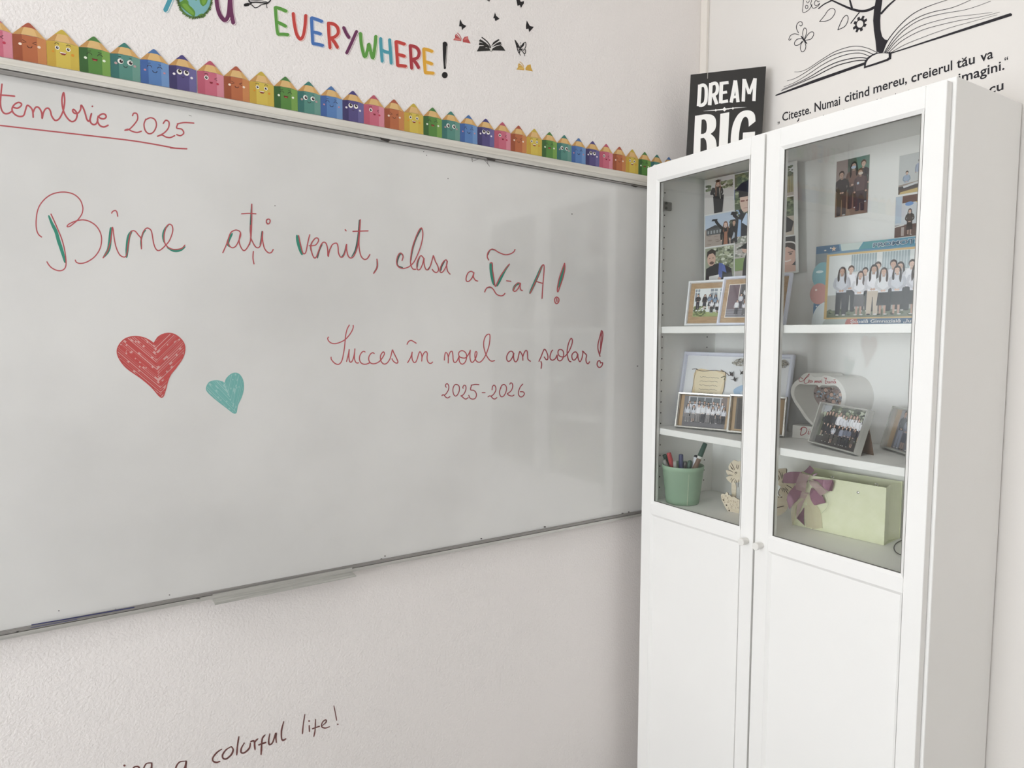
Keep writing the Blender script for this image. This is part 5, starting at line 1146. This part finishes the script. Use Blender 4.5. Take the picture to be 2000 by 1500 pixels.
p = Print(lambda x, y, h: onh((x, y), .615) + hn * h, eps=1.2e-5)
p.poly(ri, gloss('#93807a')); r = random.Random(61)
def inh(x, y): return inside((x, y), ri)
for _ in range(420):
    x = r.uniform(340, 965); y = r.uniform(335, 885)
    if inh(x - 14, y - 14) and inh(x + 16, y + 16) and inh(x - 14, y + 14) and inh(x + 14, y - 14): p.ellipse(x, y, r.uniform(7, 24), r.uniform(6, 16), gloss(r.choice(['#7a5448', '#b08f84', '#8fa9c0', '#5b4640', '#c9b2a8', '#6d86a2', '#a7c3cf', '#8a6a5c', '#4c3d3a'])), 5, r.uniform(0, 3))
for (x, y, c) in ((500,410,'#caa391'), (575,470,'#d3ac98'), (640,430,'#7c5546'), (690,470,'#cfa895'), (760,520,'#c79e8a'), (880,470,'#8fb3d8'), (860,395,'#6fa0dc'), (600,560,'#c9a08e'), (690,590,'#caa390'), (650,690,'#b99687'), (540,380,'#8a5a4a')):
    if inh(x - 26, y) and inh(x + 26, y): p.ellipse(x, y - 8, 27, 25, gloss('#55392f'), 14); p.ellipse(x, y, 23, 25, gloss(c), 14)
set_props(p.build('photo', hs), 'crowded heart-shaped class photo')
p = Print(lambda x, y, h: onh((x, y), 0) + hn * h, h0=3e-4, eps=2e-5); RS = mat('#a5323e', .5)
for q in ([(455,268),(425,250),(403,275),(418,302),(455,292),(500,242),(534,203),(530,228),(490,260),(470,300),(485,326),(520,315),(545,292),(535,280),(525,302),(540,318)], [(572,292),(555,290),(550,312),(570,306),(576,290),(578,312)], [(605,322),(615,290),(619,312),(635,290),(636,316),(652,290),(656,316)], [(682,290),(665,300),(670,316),(686,294),(688,316)], [(702,286),(700,316)],
          [(730,250),(748,260),(764,256)], [(762,262),(746,300),(748,326),(768,320),(774,300),(757,296)], [(786,298),(786,320),(802,320),(807,298),(810,322)], [(824,322),(828,300),(841,300),(843,322)], [(872,300),(856,305),(859,322),(874,318),(878,300),(884,325)], [(858,276),(867,284),(878,272)]): p.stroke(q, 7, RS)
p.ellipse(703, 272, 4, 4, RS, 8)
set_props(p.build('lettering', hs), 'red script above the heart opening')
ON_HB = on_plane(HM.translation, hn); p = Print(lambda x, y, h: ON_HB(*Z6((x, y)), h), h0=3e-4, eps=2e-5)
for q in ([(442,905),(425,985),(440,1000),(490,972),(506,922),(480,897),(445,900),(420,930)], [(532,945),(521,982),(537,984)], [(545,986),(557,945),(572,952)], [(588,950),(581,985),(597,985)], [(622,955),(603,958),(604,985),(622,962),(610,1020),(580,1046),(566,1034)]): p.stroke(q, 9, RS)
for q in ((538, 922), (592, 928)): p.ellipse(q[0], q[1], 4, 4, RS, 8)
set_props(p.build('lettering', hs), 'red script on the base')

# ------------------------------------------------------------------ lower shelf: marker pot
PCX, PCY, PZ = .0840, -.0815, 1.0455
pot = thing('pen_pot', 'green tapered pot full of markers on the lower shelf', 'pot', (PCX, PCY, PZ))
POTM = noisy('green_pot', '#99b59b', '#a0bba1', 12, rough=.5, spec=.3)
s = Solid(); MP = Matrix.Translation((PCX, PCY, PZ))
s.lathe([(.0455, 0), (.0470, .001), (.0585, .098), (.0592, .0985), (.0600, .110), (.0588, .1112), (.0572, .110), (.0560, .098), (.0445, .004)], POTM, MP, 48, True, True); s.build('body', pot, smooth=False)
for pl in bpy.data.objects['body'].data.polygons: pl.use_smooth = len(pl.vertices) == 4
a = R(188 + 52); s = Solid(); ca, sa = math.cos(a), math.sin(a)
s.tube([(PCX + ca * .0474, PCY + sa * .0474, PZ + .002), (PCX + ca * .0592, PCY + sa * .0592, PZ + .1095)], .0006, mat('#d8dcc4', .5), 6); set_props(s.build('seam', pot), 'pale seam line')
POTIN = on_plane((PCX, PCY, 0), (-.72, -.69, 0))
def marker(label, top_px, L, rad, cap, body, caplen, base=(0, 0), band=None, endc=None, dep=0.0, hexa=False):
    top = POTIN(top_px[0], top_px[1]) + Vector((.72, .69, 0)) * dep; foot = Vector((PCX + base[0], PCY + base[1], PZ + .008))
    d = (top - foot).normalized(); L = (top - foot).length
    t = thing('marker', label, 'marker', tuple(foot), (0, 0, 0), 'markers in the green pot'); t.rotation_euler = d.to_track_quat('Z', 'Y').to_euler(); _W[t.name] = Matrix.Translation(foot) @ t.rotation_euler.to_matrix().to_4x4()
    s = Solid(); s.lathe([(rad * .85, 0), (rad * .95, .004), (rad * .95, L - caplen)], mat(body, .35, 0, .4), None, 18); s.build('barrel', t, world=False)
    s = Solid(); z0 = L - caplen; s.lathe([(rad * .98, z0), (rad, z0 + .001), (rad * .97, z0 + caplen * .35), (rad * .88, L - .004), (rad * .8, L - .0008), (rad * .45, L), (rad * .42, L - .001)], mat(cap, .35, 0, .4), None, 18); c = s.build('cap', t, world=False)
    if band: s = Solid(); s.lathe([(rad * 1.0, z0 - band[1]), (rad * 1.0, z0)], mat(band[0], .4), None, 18, False, False); s.build('band', t, world=False)
    if endc: s = Solid(); s.lathe([(rad * .40, L - .0006), (.0004, L - .0003)], mat(endc, .4), None, 14, False, True); s.build('cap_tip', t, world=False)
    return t
marker('dark green marker at the left of the pot, behind the red one', (1297, 889), .13, .0070, '#2d4a40', '#3c4542', .05, (.02, .02), dep=.012)
marker('red marker with a pale ring on its cap end', (1306, 884), .13, .0075, '#b9464a', '#b9464a', .06, (.004, .012), endc='#e6d6d2')
marker('clear grey pen cap leaning at the very left of the pot', (1297, 898), .12, .0062, '#a3a39e', '#8f8f8b', .03, (.016, .026), dep=-.006)
marker('clear pen top between the red and the navy marker', (1318, 899), .12, .0060, '#b1b0ab', '#8f8f8b', .03, (-.012, .006), dep=-.014)
marker('navy marker standing upright in the middle of the pot', (1330, 887), .13, .0075, '#3b4168', '#353a5c', .06, (-.004, 0))
marker('short dark brown marker right of the navy one', (1339, 902), .12, .0066, '#4a4644', '#3b3836', .04, (.0, -.006), dep=.004)
marker('dark green capped pen in front of the blue and white marker', (1348, 898), .12, .0066, '#3a5a4c', '#47524c', .035, (-.008, -.014), dep=-.010)
marker('white labelled marker with a dark blue side and black end', (1360, 889), .13, .0070, '#2b2c34', '#d6d8de', .006, (.006, -.012), endc='#9a9aa0')
marker('tall marker with a dark green cap, leaning out to the right of the pot', (1378, 866), .16, .0076, '#2f5146', '#7c6250', .042, (-.020, -.014), band=('#e4e4df', .007), dep=.006)
s = Solid()

# laser-cut wooden flower ornament
WD = noisy('pale_plywood', '#dfd2ba', '#e6dac6', 25, rough=.7, spec=.2, stretch=(1, 1, 6)); BURN = mat('#4a3a2c', .8, 0, .1)
wo = thing('wooden_flower_ornament', 'laser-cut plywood flowers and basket ornament, half behind the door stiles, lower shelf', 'ornament', (.15, -.25, 1.0452))
FN = Vector((-.93, -.37, 0)).normalized(); RN = Vector((-FN.y, FN.x, 0))
def plyplane(co): return on_plane(co, FN)
P1 = plyplane((.150, -.2500, 0)); Zw = lambda q: (1400 + q[0] / 11.5375, 890 + q[1] / 11.5375)
def plate(name, outline, fn, th, label=None, sm=4):
    pts = spline(outline, sm, True) if sm > 1 else outline
    s = Solid(); s.prism(pts, lambda x, y: fn(*Zw((x, y))), lambda x, y: fn(*Zw((x, y)), -th), WD, mat('#7a5f44', .8)); return set_props(s.build(name, wo), label)
def burn(par, fn, lst, w):
    p = Print(lambda x, y, h: fn(*Zw((x, y)), h), h0=1.2e-4, eps=1e-5)
    for q in lst: p.stroke(q, w, BURN, taper=[.7, 1.1, .7])
    p.build('cut_lines', par)
fl1 = plate('flower', [(330,620),(250,560),(212,495),(260,465),(330,455),(250,430),(222,390),(208,330),(280,330),(260,260),(285,200),(320,150),(362,120),(390,96),(480,130),(580,110),(640,180),(720,200),(700,300),(760,380),(700,450),(720,540),(620,600),(560,560),(480,600),(430,600)], P1, .003)
burn(fl1, P1, [[(322,155),(360,230),(408,325)], [(300,225),(350,290),(380,325)], [(318,265),(340,290),(360,310)], [(265,325),(320,345),(365,375)], [(250,440),(300,435),(355,445)], [(455,205),(440,280)], [(495,215),(470,300)], [(335,505),(315,545)], [(395,515),(350,555),(338,610)], [(420,540),(400,600)], [(450,560),(440,610)], [(490,545),(485,640),(480,710)], [(400,400),(420,375),(455,370)], [(425,420),(440,395),(460,392)]], 13)
stem = plate('stem', [(330,610),(420,610),(440,700),(430,900),(425,980),(345,980),(330,800)], P1, .003, sm=1)
P2 = plyplane((.158, -.30, 0))
fl2 = plate('flower', [(1130,420),(1180,330),(1260,300),(1330,290),(1360,330),(1390,300),(1480,290),(1560,290),(1582,330),(1560,430),(1560,520),(1640,610),(1760,620),(1710,740),(1660,820),(1610,880),(1540,870),(1470,880),(1420,905),(1385,870),(1400,780),(1440,710),(1380,650),(1390,580),(1310,545),(1200,560)], P2, .003)
burn(fl2, P2, [[(1400,345),(1440,420),(1455,490)], [(1470,380),(1480,450),(1465,515)], [(1565,300),(1575,380),(1525,530)], [(1345,465),(1375,510),(1400,545)], [(1375,430),(1400,480),(1415,530)], [(1310,545),(1380,565)], [(1440,720),(1400,790),(1390,860),(1425,900)], [(1465,735),(1480,800)], [(1490,725),(1520,790),(1525,820)], [(1545,720),(1590,770),(1610,800)], [(1520,740),(1570,800),(1600,860)], [(1575,665),(1640,700),(1700,740)], [(1470,570),(1510,575),(1530,605)], [(1465,590),(1490,600),(1500,620)]], 15)
pt = plate('pot_shape', [(1000,900),(1100,870),(1300,890),(1420,915),(1500,870),(1600,880),(1610,960),(1625,1060),(1600,1160),(1560,1240),(1480,1310),(1400,1350),(1290,1362),(1150,1350),(1050,1250),(1000,1100)], P2, .003)
burn(pt, P2, [[(1290,1190),(1400,1160),(1510,1135)], [(1390,935),(1400,942)], [(1440,938),(1470,932)], [(1300,880),(1310,905)]], 20)
P3 = plyplane((.118, -.232, 0))
bs = plate('basket', [(95,890),(110,862),(150,860),(190,870),(200,840),(230,825),(255,850),(262,890),(300,890),(335,930),(390,925),(430,950),(465,975),(520,990),(700,1000),(760,1100),(700,1300),(600,1370),(470,1360),(390,1345),(320,1325),(260,1270),(200,1180),(140,1060),(100,960)], P3, .004, sm=3)
p = Print(lambda x, y, h: P3(*Zw((x, y)), h), h0=1.5e-4, eps=1e-5); r = random.Random(8)
for (x, y) in ((150,1000), (218,1115), (280,1235), (352,1285), (462,1310), (560,1320)): p.poly([(x - 18, y - 14), (x + 12, y - 18), (x + 18, y + 16), (x - 10, y + 18)], BURN)
for _ in range(46):
    x = r.uniform(120, 700); y = r.uniform(890, 1180)
    if y > 860 + (x - 95) * .27 and (x - 95) * 1.25 > (y - 960): p.stroke(ell(x, y, r.uniform(12, 22), r.uniform(11, 20), 10, 0, r.uniform(0, 90), r.uniform(250, 340)), 5, mat('#8d6f50', .8), n=1)
p.build('engraving', bs)

# gift bag with ribbon
BM = base_frame((.1510, -.402, 1.0455), -83.1, 0)
gb = thing_at('gift_bag', 'pale green quilted gift bag with a mauve ribbon bow, on the lower shelf at right', 'gift bag', BM)
GREEN = noisy('bag_green', '#e3e6c4', '#e9ebcd', 30, rough=.5, spec=.3); 
def quilt(x, y): return .0004 * abs(math.sin((x + y) * math.pi / .034)) ** .5 + .0004 * abs(math.sin((x - y) * math.pi / .034)) ** .5
w_, h_, d_ = .2205, .1365, .085
s = Solid(); nx, ny = 66, 40
vs = [(w_ * i / nx, -quilt(w_ * i / nx, h_ * j / ny), h_ * j / ny) for j in range(ny + 1) for i in range(nx + 1)]; fs = [[j * (nx + 1) + i, j * (nx + 1) + i + 1, (j + 1) * (nx + 1) + i + 1, (j + 1) * (nx + 1) + i] for j in range(ny) for i in range(nx)]
s.add(vs, fs, GREEN); s.box((0, .0, 0), (w_, .0016, h_), GREEN, 0); s.build('front_panel', gb, world=False)
s = Solid(); s.box((-.002, d_, 0), (w_ + .002, d_ + .0016, h_ + .003), GREEN, 0); s.build('back_panel', gb, world=False)
for xx in (0, w_ - .0016):
    s = Solid(); s.add([(xx, .0016, 0), (xx + .0016, .0016, 0), (xx + .0016, .0016, h_), (xx, .0016, h_), (xx + (-.008 if xx else .008), d_ * .5, 0), (xx + .0016 + (-.008 if xx else .008), d_ * .5, 0), (xx + .0016 + (-.008 if xx else .008), d_ * .5, h_), (xx + (-.008 if xx else .008), d_ * .5, h_), (xx, d_, 0), (xx + .0016, d_, 0), (xx + .0016, d_, h_), (xx, d_, h_)],
        [[0, 4, 7, 3], [4, 8, 11, 7], [1, 2, 6, 5], [5, 6, 10, 9], [3, 7, 6, 2], [7, 11, 10, 6]], GREEN); s.build('side_panel', gb, world=False)
s = Solid(); s.box((0, .0, 0), (w_, d_, .0016), GREEN, 0); s.build('bottom', gb, world=False)
for xx, yy, zz in ((.158, -.0012, .114),): s = Solid(); s.lathe([(.0024, 0), (.0032, .0006), (.0028, .0016), (.0012, .0022)], SILVER, Matrix.Translation((xx, yy + .0004, zz)) @ Matrix.Rotation(R(90), 4, 'X'), 16); set_props(s.build('stud', gb, world=False), 'silver stud')
for xx in (.092, .196): s = Solid(); s.tube([(xx + .0035 * math.cos(2 * math.pi * k / 14), .006 + .001 * math.sin(k), h_ + .001 + .0035 * math.sin(2 * math.pi * k / 14)) for k in range(14)], .0009, SILVER, 6, True); s.build('handle_ring', gb, world=False)
# ribbon bow: satin loops and tails plus sheer gauze strips, shaped in the bag's own frame
SATIN = mat('#9c7084', .26, .2, .7); SATIND = mat('#7f5a6b', .3, .15, .6)
def gauze():
    if 'gauze' in _M: return _M['gauze']
    m = mat('#c4a9aa', .5, 0, .3, key='gauze'); m.node_tree.nodes['Principled BSDF'].inputs['Alpha'].default_value = .5; return m
BFN = (BM.to_3x3() @ Vector((0, -1, 0))); BPL = on_plane(BM.translation, BFN); Zr = lambda q: (1540 + q[0] / 10, 895 + q[1] / 10)
def ribbon(name, left, right, depth, mt, label=None, n=6, par=gb):
    """left / right edge outlines with a height over the bag front per point"""
    a = spline(left, n); b = spline(right, n); N = min(len(a), len(b)); dd = [depth[int(i / max(1, N - 1) * (len(depth) - 1))] + (depth[min(len(depth) - 1, int(i / max(1, N - 1) * (len(depth) - 1)) + 1)] - depth[int(i / max(1, N - 1) * (len(depth) - 1))]) * ((i / max(1, N - 1) * (len(depth) - 1)) % 1) for i in range(N)]
    vs = []
    for i in range(N):
        vs.append(BPL(*Zr(a[i]), dd[i])); vs.append(BPL(*Zr(b[i]), dd[i]))
    vs2 = [v - BFN * .0004 for v in vs]; k = len(vs)
    fs = [[2 * i, 2 * i + 1, 2 * i + 3, 2 * i + 2] for i in range(N - 1)] + [[k + 2 * i, k + 2 * i + 2, k + 2 * i + 3, k + 2 * i + 1] for i in range(N - 1)]
    return set_props(mesh_obj(name, vs + vs2, fs, [mt], None, par, True, True), label)
bow = Solid(); c0 = BPL(*Zr((370, 420)), .012); bow.lathe([(.004, -.006), (.006, -.003), (.006, .003), (.004, .006)], SATIND, Matrix.Translation(c0), 14); bow = set_props(bow.build('ribbon_bow', gb), 'mauve satin and gauze bow')
def rb(l, r_, d, mt, lab=None): ribbon('ribbon_loop', l, r_, d, mt, lab, 6, bow)
rb([(300,260),(130,250),(20,270),(-40,310),(-58,360)], [(250,470),(160,478),(60,474),(-20,470),(-70,440)], [.010, .014, .016, .014, .012], SATIN)            # left loop, front
rb([(330,255),(390,190),(432,135)], [(480,310),(520,240),(510,215)], [.010, .006, .004], SATIND)                                        # loop pointing up
rb([(470,330),(530,300),(580,285)], [(500,345),(540,330),(575,300)], [.006, .004, .003], SATIND)
rb([(230,430),(130,560),(50,640),(20,720),(10,800)], [(300,640),(240,760),(170,850),(110,920),(60,985)], [.010, .009, .008, .010, .012], SATIN)              # left tail
rb([(470,400),(600,395),(760,400),(915,410)], [(560,420),(660,470),(760,560),(835,632)], [.010, .016, .020, .014], SATIN)      # right loop
rb([(915,410),(922,480),(900,560),(870,634)], [(835,632),(840,634),(836,634),(834,634)], [.014, .010, .008, .006], SATIND)
rb([(480,560),(560,600),(640,650),(710,730),(755,860)], [(445,660),(470,720),(500,800),(525,870),(540,910)], [.008, .014, .016, .012, .008], SATIN)          # right tail
rb([(180,1170),(220,1100),(270,1040),(320,960)], [(345,1325),(330,1290),(320,1180),(330,960)], [.004, .005, .006, .006], SATIND)   # small lower tail
G2 = gauze()
rb([(285,260),(250,400),(225,500),(212,590)], [(475,320),(440,440),(425,560),(400,650)], [.015, .022, .023, .018], G2, 'sheer gauze band')
rb([(300,650),(240,800),(190,980),(175,1165)], [(440,660),(360,800),(310,900),(185,1175)], [.012, .011, .009, .006], G2)
rb([(440,420),(500,480),(580,560),(690,720)], [(560,420),(660,470),(740,540),(820,640)], [.012, .022, .023, .016], G2)
G3 = mat('#e2d9bd', .5, 0, .3, key='cream_gauze'); G3.node_tree.nodes['Principled BSDF'].inputs['Alpha'].default_value = .42
rb([(340,700),(400,900),(440,1100),(480,1380)], [(440,690),(560,900),(640,1050),(680,1360)], [.012, .007, .005, .004], G3, 'sheer cream gauze tail')
rb([(300,760),(120,900),(80,1060),(95,1310)], [(350,780),(190,920),(170,1060),(110,1295)], [.012, .010, .008, .005], G3, 'sheer cream gauze tail')
rb([(350,900),(340,1000),(330,1150),(360,1340)], [(430,900),(470,1000),(500,1150),(520,1370)], [.010, .007, .005, .004], G3, 'sheer cream gauze tail')
s = Solid(); s.tube([BPL(*Zr(q), d) for q, d in zip(spline([(770,700),(810,790),(820,900),(770,980),(690,1060)], 5), [.012] * 21)], .0007, mat('#cfd3b4', .4), 6); s.build('ribbon_thread', bow)
# cable end
s = Solid(); PTS = []
ZB = 1.0475
def on_shelf(px, py):
    d = ray(px, py); return CAM_POS + d * ((ZB - CAM_POS.z) / d.z)
for q in spline([(1790,1046),(1770,1052),(1752,1060),(1746,1070),(1752,1080),(1768,1086),(1795,1088)], 6): PTS.append(on_shelf(*q))
s.tube(PTS, .0011, mat('#2c2a2a', .5), 8)
set_props(s.build('cable'), 'thin black cable looping on the lower shelf beside the gift bag', 'cable')
